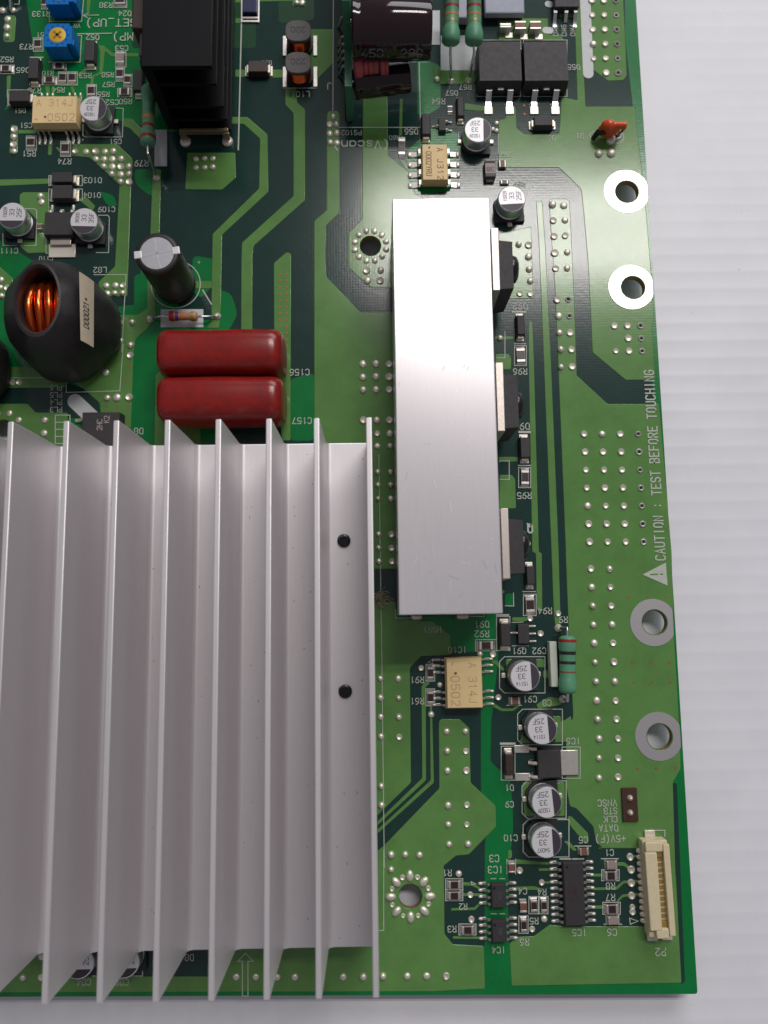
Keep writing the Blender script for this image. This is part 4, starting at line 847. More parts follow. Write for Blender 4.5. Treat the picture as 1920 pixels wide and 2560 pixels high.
# black chips
def black_soic(label, fn, x0, y0, x1, y1, n, mk, pitch=.127, out=.17):
    cx, cy, w_, l_ = ctr(fn, x0, y0, x1, y1, .16); p = MB()
    for i, s_ in enumerate(mk): text(p, s_, .05*w_+i*-.10, 0, .07, 90, .192, .8, .12)
    d = MB(); d.prism(circle((-w_*.28, l_/2-.1), .028, 10), .188, .1925)
    chip_ic('black_chip', label, 'chip', (cx, cy), 0, w_, l_, .19, M_BLACKM, [pitch*(i-(n-1)/2) for i in range(n)], .05, 'black legged chips', .09, out, (('marking', p, M_BROWNB if n > 6 else M_DRUM), ('pin_dot', d, M_BLACKG)))
black_soic('wide black chip marked IC5 with ten legs each side', K, 815, 185, 970, 590, 10, ('T62801', 'BD4502'), .127, .2)
black_soic('small black chip marked IC3, upper of two eight legged chips', K, 367, 318, 470, 476, 4, ('A02',), .127, .2)
black_soic('small black chip marked IC4, lower of two eight legged chips', K, 370, 548, 473, 693, 4, ('A02',), .127, .2)

# ---- round surface-mount cans
def smd_can(label, top, rot, rows, r=.315, z=.50, base=None):
    """top = centre of the printed top face, at height z."""
    c = top; t = thing('can_capacitor', label, 'capacitor', (c[0], c[1], ZT), math.radians(rot+random.gauss(0, 2.0)), 'small silver can capacitors')
    mb = MB(); q = r*1.06; mb.prism([(-q, -q), (-q, q), (q*.5, q), (q, q*.5), (q, -q*.5), (q*.5, -q)], 0, .09); put('base', cached('sb', lambda: mb.mesh('base', M_BLACKP, 40)), t)
    def can():
        m_ = MB(); m_.lathe([(r*.93, .08), (r*.97, .10), (r*.97, .13), (r*.88, .15), (r*.88, .17), (r, .20), (r, z-.05), (r*.985, z-.018), (r*.93, z-.003), (r*.90, z-.006)], n=40, cap=False); return m_.mesh('can', M_CAN, 50)
    put('can', cached(('sc', r, z), can), t)
    def topf():
        m_ = MB(); m_.prism(circle((0, 0), r*.935, 40), z-.03, z-.001); return m_.mesh('top_face', M_CANT, 40)
    tf = put('top_face', cached(('st', r, z), topf), t)
    def seg():
        m_ = MB(); a0 = math.acos(.42); rr = r*.925; n = 18
        m_.prism([(-rr*math.cos(-a0+2*a0*k/n), -rr*math.sin(-a0+2*a0*k/n)) for k in range(n+1)], z-.002, z+.0005); return m_.mesh('polarity_mark', M_CANP, None)
    put('polarity_mark', cached(('sp', r, z), seg), tf)
    p = MB()
    for i, s_ in enumerate(rows):
        hgt = (.075, .10, .10)[i]; text(p, s_, .07, (.15, .0, -.16)[i], hgt, 0, z+.0012, .85 if i else .72, .12, 1.5 if i else 1.4)
    put('marking', (p, M_CANP, None), tf)
    for s in (-1, 1):
        def term():
            m_ = MB(); m_.box(r*1.0, r*1.34, -.055, .055, 0, .05, .018); return m_.mesh('terminal', M_SOLDER, 50)
        put('terminal', cached(('sm', r), term), t, rz=0 if s > 0 else PI)
CN = 'small silver can capacitor '
smd_can(CN+'printed 15039, right of the upright cream chip', A(605, 704, .5), 180, ('15039', '33', '25F'))
smd_can(CN+'left of the orange disc, above the grey block', C_(246, 842, .5), 180, ('15039', '33', '25F'))
smd_can(CN+'at the top right corner of the flat heat sink', F_(465, 45, .5), 90, ('15039', '33', '25F'))
smd_can(CN+'marked C111 at the left picture edge', D(78, 360, .5), 90, ('15039', '33', '25F'))
smd_can(CN+'marked C109 right of the black regulator', D(545, 396, .5), 90, ('39205', '33', '35F'))
smd_can(CN+'marked C92 between the cream chip and green resistor', I_(914, 857, .5), 180, ('15114', '33', '25F'))
smd_can(CN+'marked C8, above the regulator IC6', J(478, 132, .5), 180, ('15114', '33', '25F'))
smd_can(CN+'marked C9, just below the regulator IC6', J(513, 694, .5), 180, ('15039', '33', '25F'))
smd_can(CN+'marked C10, lowest of the column above the wide chip', J(510, 1000, .5), 180, ('54097', '33', '25F'))
smd_can(CN+'printed C84, half hidden under the big finned heat sink', L_(505, 535, .5), 90, ('15039', '33', '25F'))
smd_can(CN+'printed C89, almost hidden under the big finned heat sink', L_(800, 530, .5), 90, ('15039', '33', '25F'))

# ---- tall electrolytic can
c = D(1140, 810); t = thing('electrolytic_capacitor', 'tall black electrolytic capacitor with a cross-scored silver top', 'capacitor', (c[0], c[1], ZT))
zt = 1.6
mb = MB(); mb.lathe([(.44, .02), (.465, .05), (.465, .10), (.44, .13), (.44, .17), (.465, .21), (.465, zt-.07), (.445, zt-.02), (.39, zt), (.35, zt-.004)], n=48, cap=False); put('sleeve', (mb, M_SLEEVE, 50), t)
mb = MB(); mb.prism(circle((0, 0), .355, 48), zt-.05, zt-.006); TD = put('top_disc', (mb, M_DISC, 40), t)
for an in (12, 102):
    mb = MB(); s0 = len(mb.v); mb.box(-.34, .34, -.012, .012, zt-.007, zt-.0025, 0); mb.xform(Matrix.Rotation(math.radians(an+90), 4, 'Z')); put('vent_groove', (mb, M_SCRW, None), TD)
for an in (185, 8):
    mb = MB(); mb.box(.31, .475, -.085, .085, zt-.035, zt+.004, .02); mb.xform(Matrix.Rotation(math.radians(an), 4, 'Z')); put('sleeve_tear', (mb, M_CANT, 40), t)

# ---- axial resistors
def axial(label, pa, pb, r, body, bands, la, lb, cat='resistor', name='axial_resistor', group='banded axial resistors', lead_r=.03, knob=1.25):
    """Body from pa to pb (3-D points), lead wires on to la and lb."""
    pa, pb = Vector(pa), Vector(pb); ax = pb-pa; Ln = ax.length
    t = thing(name, label, cat, ((pa.x+pb.x)/2, (pa.y+pb.y)/2, 0), 0, group)
    o = Vector((t.location.x, t.location.y, 0)); qm = Matrix.Translation(pa-o) @ ax.to_track_quat('Z', 'Y').to_matrix().to_4x4()
    def rad(u):
        e = min(u, 1-u)
        if e < .06: return r*knob*math.sqrt(max(0, 1-((.06-e)/.06)**2))*.97+.001
        if e < .2: return r*knob
        if e < .3: return r*(knob+(1-knob)*(e-.2)/.1)
        return r
    mb = MB(); us = sorted(set([0, .012, .03, .06, .12, .2, .25, .3, .5, .7, .75, .8, .88, .94, .97, .988, 1])); mb.lathe([(max(rad(u), .02), u*Ln) for u in us], n=24); mb.xform(qm); bo = put('body', (mb, body, 60), t)
    for u, wd, bm_ in bands:
        mb = MB(); mb.lathe([(max(rad(u-wd/2), rad(u))+.004, (u-wd/2)*Ln), (max(rad(u+wd/2), rad(u))+.004, (u+wd/2)*Ln)], n=24, cap=False); mb.xform(qm); put('colour_band', (mb, bm_, 60), bo)
    for p, q in ((pa, la), (pb, lb)):
        if q is None: continue
        q = Vector(q); d = (p-(pb if p == pa else pa)).normalized(); mid = p+d*min(.18, (q-p).length*.4); mid2 = mid.lerp(q, .55)
        pl = [p-d*.03, p+d*.05, mid, mid2, q+Vector((0, 0, -.02))]
        mb = MB(); mb.tube([v-o for v in pl], lead_r, 10); put('lead', (mb, M_LEAD, 60), t)
        mb = MB(); mb.lathe([(.085, .008), (.08, .03), (.05, .05), (.03, .09)], (q.x-o.x, q.y-o.y, 0), n=16); put('solder_joint', (mb, M_SOLDER, 60), t)
    return t
axial('green resistor with two red bands beside the black heat sink', A(965, 560, .55), A(958, 945, .75), .135, M_GREENR, ((.56, .05, M_BORG), (.70, .05, M_BRED), (.89, .05, M_BRED)), A(985, 520, .02), A(1014, 1148, .02))
axial('left of two green resistors with faint bands at the top', T3(472, -260, 1.05), T3(450, 590, .75), .165, M_GREENR, ((.42, .04, M_BRED), (.55, .035, M_BORG), (.65, .035, M_BGLD)), None, T3(455, 1050, .02))
axial('right of two green resistors, next to the square black transistors', T3(750, -260, 1.05), T3(752, 590, .75), .165, M_GREENR, ((.42, .04, M_BRED), (.55, .035, M_BORG), (.65, .035, M_BGLD)), None, T3(680, 1040, .02))
axial('green resistor with black bands standing beside a white strip, near print R9', I_(1188, 592, .35), I_(1190, 972, .35), .165, M_GREENR, ((.09, .05, M_BRED), (.30, .055, M_BBLK), (.465, .05, M_BBLK), (.625, .025, M_BBRN)), I_(1130, 545, .02), I_(1160, 1005, .02), knob=1.12)
axial('small tan resistor with violet and orange bands above the red capacitors', D(1098, 1012, .2), D(1282, 1014, .2), .085, M_TANR, ((.10, .18, M_BRED), (.28, .12, M_BVIO), (.44, .13, M_BORG), (.82, .09, M_BGLD)), D(970, 1030, .02), D(1408, 1012, .02), lead_r=.025)
# white strip beside the green resistor
cx, cy, w_, h_ = ctr(I_, 1070, 632, 1130, 926, .25)
t = thing('white_spacer', 'white flat strip standing left of the black banded green resistor', 'spacer', (cx, cy, ZT))
mb = MB(); mb.box(-w_/2, w_/2, -h_/2, h_/2, 0, .26, .02); put('strip', (mb, mat('ivory_white', (.55, .58, .48), .6, noise=.06), 40), t)

# ---- red film capacitors
for i, (y0, y1, lb) in enumerate(((585, 845, 'upper glossy red film capacitor, marked C156'), (888, 1150, 'lower glossy red film capacitor, partly behind the fins, marked C157'))):
    z = .95; a, b = E_(-4, y0+6, z), E_(800, y1+30, z)
    cx, cy, hx, hy = (a[0]+b[0])/2, (a[1]+b[1])/2, abs(b[0]-a[0])/2, abs(a[1]-b[1])/2
    t = thing('film_capacitor', lb, 'capacitor', (cx, cy, ZT), 0, 'red film capacitors')
    mb = MB(); hy_ = min(hy, .56); R_ = []; sg = lambda v, e_: math.copysign(abs(v)**e_, v)
    for j in range(31):
        u = -1+2*j/30; u = sg(math.sin(u*PI/2), .8) if abs(u) < 1 else u; x = hx*u; d_ = max(0, abs(x)-(hx-.24))/.24
        k_ = 1-.34*(1-math.sqrt(max(0, 1-d_*d_))) if d_ < 1 else .62
        k_ *= 1+.012*math.sin(x*3.1+i*2)
        R_.append([(x, k_*hy_*sg(math.cos(2*PI*q/40), .62), .68+k_*.66*sg(math.sin(2*PI*q/40), .62)) for q in range(40)])
    mb.rings(R_); put('body', (mb, M_RED, 60), t)
    for s in (-1, 1): mb = MB(); mb.tube([(s*hx*.8, 0, .2), (s*hx*.8, 0, -.05)], .04, 10); put('lead', (mb, M_LEAD, 60), t)

# ---- wrapped choke coils
def choke(name, label, c, k=1.0, ay=1.0, with_label=True):
    t = thing(name, label, 'coil', (c[0], c[1], ZT), 0, 'black wrapped choke coils')
    def rg(hx, hy, z, e, dx=0, dy=0, n=48):
        sg = lambda x, p: math.copysign(abs(x)**p, x)
        if e > .95: return [(k*(dx+hx*math.cos(2*PI*i/n)), k*(dy+hy*math.sin(2*PI*i/n)), k*z) for i in range(n)]
        o_ = []
        for i in range(n):            # eight-sided outline with eased corners
            a, b = math.cos(2*PI*i/n), math.sin(2*PI*i/n); m_ = max(abs(a), abs(b), (abs(a)+abs(b))/(1.22+.3*(1-e))); q_ = (1-.25)/m_+.25
            o_.append((k*(dx+hx*a*q_), k*(dy+hy*b*q_), k*z))
        return o_
    mb = MB(); mb.rings([rg(1.02, 1.10, .0, .62), rg(1.19, 1.25, .12, .60), rg(1.23, 1.28, .4, .60, .02, -.02), rg(1.17, 1.24, .8, .60), rg(1.02, 1.15, 1.25, .55), rg(.86, 1.02, 1.66, .60), rg(.62, .92, 1.92, .82), rg(.50, .84, 2.02, 1), rg(.455, .77, 2.03, 1), rg(.425, .72, 1.98, 1), rg(.425, .72, 1.55, 1), rg(.425, .72, 1.0, 1)], True, True); put('sleeve', (mb, M_CHOKE, 24), t)
    for i in range(4):
        x = -.30+i*.20; pl = []
        for j in range(15):
            a = PI*(.06+.88*j/14); pl.append((k*x+.02*math.sin(j*.7+i), k*(.68*math.cos(a)+(.02*i)), k*(1.18+.50*math.sin(a))))
        mb = MB(); mb.tube(pl, .092*k, 14); put('winding', (mb, M_WIRE, 80), t)
    if with_label:
        nn = 12; q = [CH(958, 300, 1.80), CH(975, 1135, 1.80), CH(1135, 1225, 1.42), CH(1140, 425, 1.42)]; q = [p-Vector((c[0], c[1], ZT)) for p in q]
        def on(u, v):                     # u across, v along; slightly bowed like the wrapped side it sticks to
            p = (q[0].lerp(q[1], v)).lerp(q[3].lerp(q[2], v), u); return p+Vector((.03, 0, .05+.05*math.sin(PI*u)))
        mb = MB(); mb.add([on(s/3, j/nn) for s in range(4) for j in range(nn+1)], [(s*(nn+1)+j, s*(nn+1)+j+1, (s+1)*(nn+1)+j+1, (s+1)*(nn+1)+j) for s in range(3) for j in range(nn)]); ps = put('paper_strip', (mb, M_LABEL, 60), t)
        mb = MB(); text(mb, "D00021*", 0, 0, .10, 90, 0, 1.0, .15, 1.5)
        mb.v = [tuple(on(.5+x/.28, .55-y/1.5)+Vector((.004, 0, .006))) for x, y, z in mb.v]; put('print', (mb, M_INK, None), ps)
    return t
choke('choke_coil', 'large black wrapped choke coil with copper turns showing, marked L82', PX(182, 832), .95)
choke('choke_coil', 'black wrapped choke coil cut off by the left picture edge', PX(-95, 930), .95, 1, False)

# ---- drum coils
for i, (x, y, lb) in enumerate(((545, 400, 'upper grey drum coil marked 220 with copper winding'), (545, 812, 'lower grey drum coil marked 220 with copper winding'))):
    c = T2(x, y, .52); t = thing('drum_coil', lb, 'coil', (c[0], c[1], ZT), 0, 'grey drum coils')
    sq = lambda r, n=40, e=.72: [(r*math.copysign(abs(math.cos(2*PI*k/n))**e, math.cos(2*PI*k/n)), .9*r*math.copysign(abs(math.sin(2*PI*k/n))**e, math.sin(2*PI*k/n))) for k in range(n)]
    mb = MB(); mb.prism(sq(.30), 0, .10); put('lower_flange', (mb, M_BLACKP, 40), t)
    mb = MB(); mb.rings([[(*p, .42) for p in sq(.29)], [(*p, .50) for p in sq(.30)], [(*p, .52) for p in sq(.285)]]); uf = put('upper_flange', (mb, M_DRUM, 40), t)
    mb = MB()
    for k in range(5): mb.lathe([(.24, .12+k*.06), (.268, .15+k*.06), (.24, .18+k*.06)], n=28, cap=False)
    put('winding', (mb, M_WIRE, 60), t)
    mb = MB(); text(mb, "220", 0, .02, .13, 180, .5215, .95, .15, 1.45); put('marking', (mb, M_BLACKP, None), uf)
    for s in (-1, 1): mb = MB(); mb.box(s*.36-.05, s*.36+.05, -.26, .26, 0, .03, .01); put('terminal', (mb, M_TIN, 40), t)

# ---- trimmers
def trimmer(label, fr, bk):
    a, b = fr; z = .47
    cx = (a[0]+b[0])/2; hw = (b[0]-a[0])/2+.01; hy = hw*.92; cy = a[1]+hy
    t = thing('trimmer', label, 'trimmer', (cx, cy, ZT), 0, 'blue trimmers')
    mb = MB(); k = .07; P_ = [(-hw, -hy), (hw-k*1.6, -hy), (hw-k*1.6, -hy+k), (hw, -hy+k), (hw, hy-k), (hw-k, hy-k), (hw-k, hy), (-hw+k, hy), (-hw+k*.2, hy-k), (-hw, hy-k*1.4)]
    mb.prism(P_, .03, z); put('body', (mb, M_BLUE, 30), t)
    mb = MB(); mb.box(hw-.02, hw+.035, -hy+.06, -hy+.2, .05, z-.03, .01); put('side_rib', (mb, M_BLUE, 30), t)
    mb = MB(); mb.box(-hw+.05, hw-.05, -hy+.05, hy-.05, 0, .05); put('foot', (mb, M_BLUE, 30), t)
    mb = MB(); mb.lathe([(.19, z-.01), (.19, z+.004), (.165, z+.012), (.0001, z+.013)], (-.02, .0, 0), n=28, cap=False); ro = put('rotor', (mb, M_YELL, 40), t)
    for an in (45, 135): mb = MB(); mb.box(-.12, .12, -.028, .028, z+.012, z+.0155); mb.xform(Matrix.Translation((-.02, 0, 0)) @ Matrix.Rotation(math.radians(an), 4, 'Z')); put('slot', (mb, M_YELLD, None), ro)
    for k in range(12): an = 2*PI*k/12; mb = MB(); mb.box(-.012, .012, -.02, .02, z-.002, z+.003); mb.xform(Matrix.Translation((-.02+.245*math.cos(an), .245*math.sin(an), 0)) @ Matrix.Rotation(an+PI/2, 4, 'Z')); put('tick', (mb, M_NAVY, None), t)
    return t
trimmer('blue square trimmer with a yellow cross-slot screw', (A1(578, 610, .47), A1(925, 610, .47)), None)
trimmer('blue square trimmer cut off by the top picture edge', (A1(600, 62, .47), A1(950, 62, .47)), None)

# ---- power regulators and square transistors
def leg_flat(mb, x, y0, z0, y1, wd, sgn=-1):
    pr = [(y0, z0), (y0+sgn*.08, z0), (y0+sgn*.16, z0*.45), (y0+sgn*.22, .03), (y1, .015)]; v = []; f = []
    for y, z in pr: v += [(x-wd/2, y, z), (x+wd/2, y, z), (x+wd/2, y, z-.03), (x-wd/2, y, z-.03)]
    for i in range(len(pr)-1):
        a = 4*i; f += [(a+j, a+(j+1) % 4, a+4+(j+1) % 4, a+4+j) for j in range(4)]
    f += [(4*len(pr)-4, 4*len(pr)-3, 4*len(pr)-2, 4*len(pr)-1)]
    mb.add(v, [tuple(reversed(q)) for q in f] if sgn < 0 else f)
for i, (x0, x1, xl, xr, xs, lb) in enumerate(((258, 520, 318, 457, 392, 'left of two square black power transistors with silver legs'), (552, 820, 617, 755, 688, 'right of two square black power transistors with silver legs'))):
    z = .44; a, b = C_(x0, 525, z), C_(x1, 272, z); hx = (b[0]-a[0])/2; hy = (b[1]-a[1])/2; cx, cy = (a[0]+b[0])/2, (a[1]+b[1])/2
    t = thing('power_transistor', lb, 'transistor', (cx, cy, ZT), 0, 'square black power transistors')
    mb = MB(); mb.rings([[(-hx-.02, -hy-.05, .02), (hx+.02, -hy-.05, .02), (hx+.02, hy, .02), (-hx-.02, hy, .02)], [(-hx-.02, -hy-.05, .2), (hx+.02, -hy-.05, .2), (hx+.02, hy, .2), (-hx-.02, hy, .2)], [(-hx, -hy, z), (hx, -hy, z), (hx, hy, z), (-hx, hy, z)]]); put('body', (mb, M_BLACKM, 20), t)
    for x in (xl, xr):
        p = C_(x, 545, .25); q = C_(x, 738, .01); mb = MB(); leg_flat(mb, p[0]-cx, -hy-.03, .24, q[1]-cy, .13); put('leg', (mb, M_LEAD, 30), t)
        mb = MB(); mb.box(p[0]-cx-.1, p[0]-cx+.1, q[1]-cy-.02, q[1]-cy+.18, 0, .025, .01); put('solder_pad', (mb, M_SOLDER, 40), t)
    p = C_(xs, 545, .25); mb = MB(); mb.box(p[0]-cx-.07, p[0]-cx+.07, -hy-.10, -hy-.02, .21, .26, .01); put('stub', (mb, M_TIN, 40), t)
    mb = MB(); mb.box(-hx, hx, hy-.02, hy+.14, .0, .06, .01); put('tab', (mb, M_TIN, 40), t)
cx, cy, w_, l_ = ctr(J, 435, 287, 634, 510, .22); t = thing('voltage_regulator', 'flat black regulator marked IC6 with a silver tab on its right', 'regulator', (cx, cy, ZT), 0, 'flat black regulators')
mb = MB(); mb.box(-w_/2, w_/2, -l_/2, l_/2, .02, .22, .012, .015, .02); put('body', (mb, M_BLACKM, 40), t)
mb = MB(); mb.box(w_/2-.02, w_/2+.38, -l_/2+.03, l_/2-.05, 0, .05, .015); put('tab', (mb, M_TIN, 40), t)
for y in (.29, 0, -.28):
    mb = MB(); mb.tube([(-w_/2+.02, y, .12), (-w_/2-.06, y, .11), (-w_/2-.10, y, .03), (-w_/2-.15, y, .02)], .04, 8); put('leg', (mb, M_SOLDER, 60), t)
    if y: mb = MB(); mb.box(-w_/2-.44, -w_/2-.12, y-.09, y+.07, 0, .03, .012); put('solder_pad', (mb, M_TIN, 40), t)
cx, cy, w_, l_ = ctr(D, 288, 335, 478, 492, .22); t = thing('voltage_regulator', 'flat black regulator between two round cans, silver tab below', 'regulator', (cx, cy, ZT), 0, 'flat black regulators')
mb = MB(); mb.box(-w_/2, w_/2, -l_/2, l_/2, .02, .23, .012, .02, .02); put('body', (mb, M_BLACKM, 40), t)
mb = MB(); mb.box(-w_/2+.1, w_/2-.1, -l_/2-.16, -l_/2+.02, .05, .1, .02); put('tab', (mb, M_TAB, 40), t)
mb = MB(); mb.box(-w_/2+.06, w_/2-.02, -l_/2-.42, -l_/2-.1, 0, .03, .01); put('solder_pad', (mb, M_SOLDER, 40), t)
for x in (-.24, 0, .24): mb = MB(); mb.tube([(x, l_/2-.02, .12), (x, l_/2+.06, .11), (x, l_/2+.1, .03), (x, l_/2+(.12 if x == 0 else .24), .02)], .04, 8); put('leg', (mb, M_SOLDER, 60), t)
# chip cut by the top edge
a = C_(742, 55, .2); b = C_(900, 55, .2); t = thing('power_transistor', 'black chip with two silver legs cut off by the top edge', 'transistor', ((a[0]+b[0])/2, a[1], ZT), 0, 'black chips at the top edge'); hx = (b[0]-a[0])/2
mb = MB(); mb.box(-hx, hx, 0, .7, .03, .24, .015); put('body', (mb, M_BLACKM, 40), t)
for x in (-.26, 0, .22): mb = MB(); leg_flat(mb, x, 0, .16, -.34 if x else -.05, .08); put('leg', (mb, M_LEAD, 30), t)
# semiconductor beside the big heat sink
a, b = H_(560, 480, .35), H_(745, 640, .35); t = thing('power_transistor', 'square black transistor tucked against the big heat sink fins', 'transistor', ((a[0]+b[0])/2, (a[1]+b[1])/2, ZT), 0, 'square black transistors by the fins')
mb = MB(); mb.box(-.42, .42, -.42, .42, .02, .36, .015, .02, .02); put('body', (mb, M_BLACKM, 40), t)
mb = MB(); text(mb, "K2", .13, .24, .11, 90, .362, .8, .15); text(mb, "2HC", -.02, .12, .11, 90, .362, .8, .15); put('marking', (mb, M_CERAM, None), t)
for y in (.3, 0): mb = MB(); mb.tube([(-.4, y, .15), (-.5, y, .12), (-.56, y, .03), (-.66, y, .02)], .045, 8); put('leg', (mb, M_SOLDER, 60), t)
# little legs of a part cut off at the top left corner
t = thing('small_transistor', 'grey part with two soldered legs cut off in the top left corner', 'transistor', (*A(60, -40)[:2], ZT), 0, 'parts in the top left corner')
mb = MB(); mb.box(-.5, .35, .1, .6, .1, .5, .03); put('body', (mb, M_DRUM, 40), t)
for x in (-.22, .10): mb = MB(); mb.tube([(x, .12, .3), (x+.02, -.12, .28), (x, -.32, .1), (x-.02, -.45, .02)], .045, 8); put('leg', (mb, M_LEAD, 60), t)

# ---- orange disc capacitor
t = thing('disc_capacitor', 'orange disc capacitor leaning over, near the right board edge', 'capacitor', (*OR(740, 650)[:2], ZT)); o = Vector((*OR(740, 650)[:2], ZT))
c0, c1 = OR(530, 400, .42), OR(985, 400, .50)
mb = MB(); prf = []
for j in range(15):
    u = j/14; p = c0.lerp(c1, u)
    r = .135*math.sqrt(max(.02, 1-((u-.10)/.34)**2)) if u < .30 else .085
    if .2 < u < .42: r = max(.085, .135*math.sqrt(max(0, 1-((u-.10)/.34)**2)))
    if u > .93: r *= .8
    prf.append((p-o, r))
mb.tube([p for p, r in [((c0-o)-(c1-c0).normalized()*.13, .03), ((c0-o)-(c1-c0).normalized()*.10, .09)]+prf], [.03, .09]+[r for p, r in prf], 20)
k0 = len(mb.v)
mb.superell(tuple(c0.lerp(c1, .2)-o-Vector((0, 0, .16))), (.26, .10, .24), .9, 16); put('coated_disc', (mb, M_ORANGE, 60), t)
mb = MB(); mb.tube([c1-o-Vector((.02, .02, .06)), OR(870, 540, .25)-o, OR(748, 628, .02)-o], .026, 8); put('lead', (mb, M_BLACKG, 60), t)
mb = MB(); mb.tube([c0-o+Vector((-.02, -.05, -.10)), OR(330, 560, .22)-o, OR(205, 700, .01)-o], [.10, .075, .05], 12); put('disc_shade', (mb, M_BLACKP, 60), t)  # black tube shaped in place of the disc's shadow and reflection on the board

# ---- black finned heat sink, top left
zt = 2.45; a, b = A(915, 432, zt), A(1372, 432, zt); yf = a[1]; x0, x1 = a[0], b[0]
def z_at(fn, x, y):     # height at which the line of sight meets the front plane y = yf
    lo, hi = 0.0, 3.0
    for _ in range(40):
        m_ = (lo+hi)/2
        if fn(x, y, m_)[1] > yf: lo = m_
        else: hi = m_
    return (lo+hi)/2
t = thing('black_heat_sink', 'tall black heat sink with stacked fins at the top left', 'heat sink', (x0, yf, ZT))
Wd = x1-x0; dp = 3.6
mb = MB(); mb.box(0, .20, 0, dp, .32, zt-.13, .012); put('web', (mb, M_ANOD, 30), t)
zs = [zt]+[z_at(A, 1250, y) for y in (545, 690, 775)]
for i, z in enumerate(zs):
    th = .12 if i == 0 else .085; mb = MB(); mb.box(0 if i == 0 else .203, Wd, 0, dp, z-th, z, .012); put('fin', (mb, M_ANOD, 30), t)
zb = z_at(A, 1250, 868); mb = MB(); mb.box(.203, Wd+.02, 0, dp, max(zb-.05, .2), max(zb, .3)+.02, .012); put('fin', (mb, M_ANOD, 30), t)
mb = MB(); mb.box(.25, Wd-.05, -.05, .02, .18, .34, .012); mb.box(.25, .40, -.10, -.04, .0, .30, .01); mb.box(Wd-.20, Wd-.05, -.10, -.04, .0, .30, .01); put('foot_bracket', (mb, M_PLATE, 30), t)
for x in (.33, Wd-.12): mb = MB(); mb.lathe([(.13, 0), (.12, .04), (.06, .06)], (x, -.1, 0), n=16); put('solder_joint', (mb, M_SOLDER, 60), t)
t2 = thing('heat_sink_transistor', 'dark transistor clamped to the left side of the black heat sink', 'transistor', (x0, yf+1.0, ZT))
mb = MB(); mb.box(-.36, -.01, .2, 1.3, .5, 2.0, .03); put('body', (mb, M_BROWNP, 40), t2)
mb = MB(); mb.box(-.22, -.01, -.35, .19, .8, 1.9, .02); put('tab', (mb, M_BLACKM, 40), t2)
mb = MB(); mb.lathe([(.18, -.32), (.17, -.24), (.05, -.23)], (0, -.1, 1.35), 'X', 20); put('screw', (mb, M_BLACKG, 40), t2)
for y in (.4, .75, 1.1): mb = MB(); mb.tube([(-.15, y, .55), (-.15, y, -.02)], .035, 8); put('leg', (mb, M_LEAD, 60), t2)

# ---- upright daughter board with its parts
zt = 2.7; xa, xb = B(668, 100, zt)[0], B(700, 100, zt)[0]; xm = (B(690, 300, 1.3)[0]+B(720, 700, .2)[0])/2
ye = B(720, 770, .05)[1]
t = thing('daughter_board', 'green upright daughter board edge-on at the top middle', 'circuit board', (xm, ye, ZT))
mb = MB(); mb.box(-.08, .08, .0, 4.5, -.1, 1.2); mb.box(-.08, .08, .9, 4.5, 1.205, 2.6); put('panel', (mb, M_DBOARD, 30), t)
for k in range(6):
    p = T2(1060+k*8, 455+k*95 if k < 5 else 200, .4); mb = MB(); mb.tube([(-.02, p[1]-ye, .35), (-.16, p[1]-ye, .32), (-.22, p[1]-ye, .1), (-.26, p[1]-ye, .01)], .035, 8); put('pin', (mb, M_LEAD, 60), t)
def side_can(label, p0, p1, r, m, pr, name='electrolytic_capacitor', clear=False):
    ax = Vector(p1)-Vector(p0); t = thing(name, label, 'capacitor', (p0[0], p0[1], 0), 0, 'cans on the daughter board'); o = Vector((p0[0], p0[1], 0)); qm = Matrix.Translation(Vector(p0)-o) @ ax.to_track_quat('Z', 'Y').to_matrix().to_4x4(); Ln = ax.length
    mb = MB(); mb.lathe([(r*.9, 0), (r, .04), (r, .12), (r*.965, .16), (r*.965, .22), (r, .26), (r, Ln-.05), (r*.96, Ln-.01), (r*.8, Ln), (r*.78, Ln-.01), (.001, Ln-.01)], n=48); mb.xform(qm); sl = put('sleeve', (mb, m, 50), t)
    mb = MB(); mb.tube([qm @ Vector((0, r*.4, .02)), qm @ Vector((0, r*.4, -.12))], .04, 8); put('lead', (mb, M_LEAD, 60), t)
    # print on the side that faces the camera
    mb = MB(); hh = min(r*.34, Ln*.8/(len(pr)*.75)); text(mb, pr, 0, 0, hh, 0, 0, .8, .13, 1.5)
    vv = []
    for x, y, z in mb.v:
        an = math.radians(6)+y/r       # around the can, measured from the side facing the viewer
        lx = Ln*.5+x; wy, wz = -r*1.004*math.cos(an), r*1.004*math.sin(an)
        d = ax.normalized(); s_ = Vector((0, 1, 0)); up = Vector((0, 0, 1)); vv.append(Vector(p0)-o+d*lx+s_*wy+up*wz)
    mb.v = [tuple(v) for v in vv]; put('print', (mb, M_SLEEVET, None), sl)
    return t
zc = 1.75; pl, pr_ = B(722, 190, zc), B(1238, 190, zc); r = abs(B(900, 25, zc)[1]-B(900, 372, zc)[1])/2*.98
side_can('large glossy dark purple electrolytic capacitor lying on its side at the top', (xm+.10, pl[1], zc), (pr_[0], pr_[1], zc), r, M_SLEEVEP, '450V 220')
zc = .85; pl, pr_ = B(760, 545, zc), B(1100, 500, zc)
side_can('smaller black capacitor lying on its side below the pink resistor', (xm+.10, pl[1]-.02, zc), (pr_[0], pr_[1], zc), .32, M_SLEEVEP, '50V 47')
zc = 1.2; axial('fat pink resistor with dark bands under the large dark capacitor', (xm+.10, B(720, 430, zc)[1], zc), (B(962, 400, zc)[0], B(962, 405, zc)[1], zc), .22, M_PINKR, ((.28, .05, M_BRED), (.42, .05, M_BRED), (.56, .06, M_BBRN), (.72, .05, M_BBLK), (.88, .04, M_BRED)), None, None)
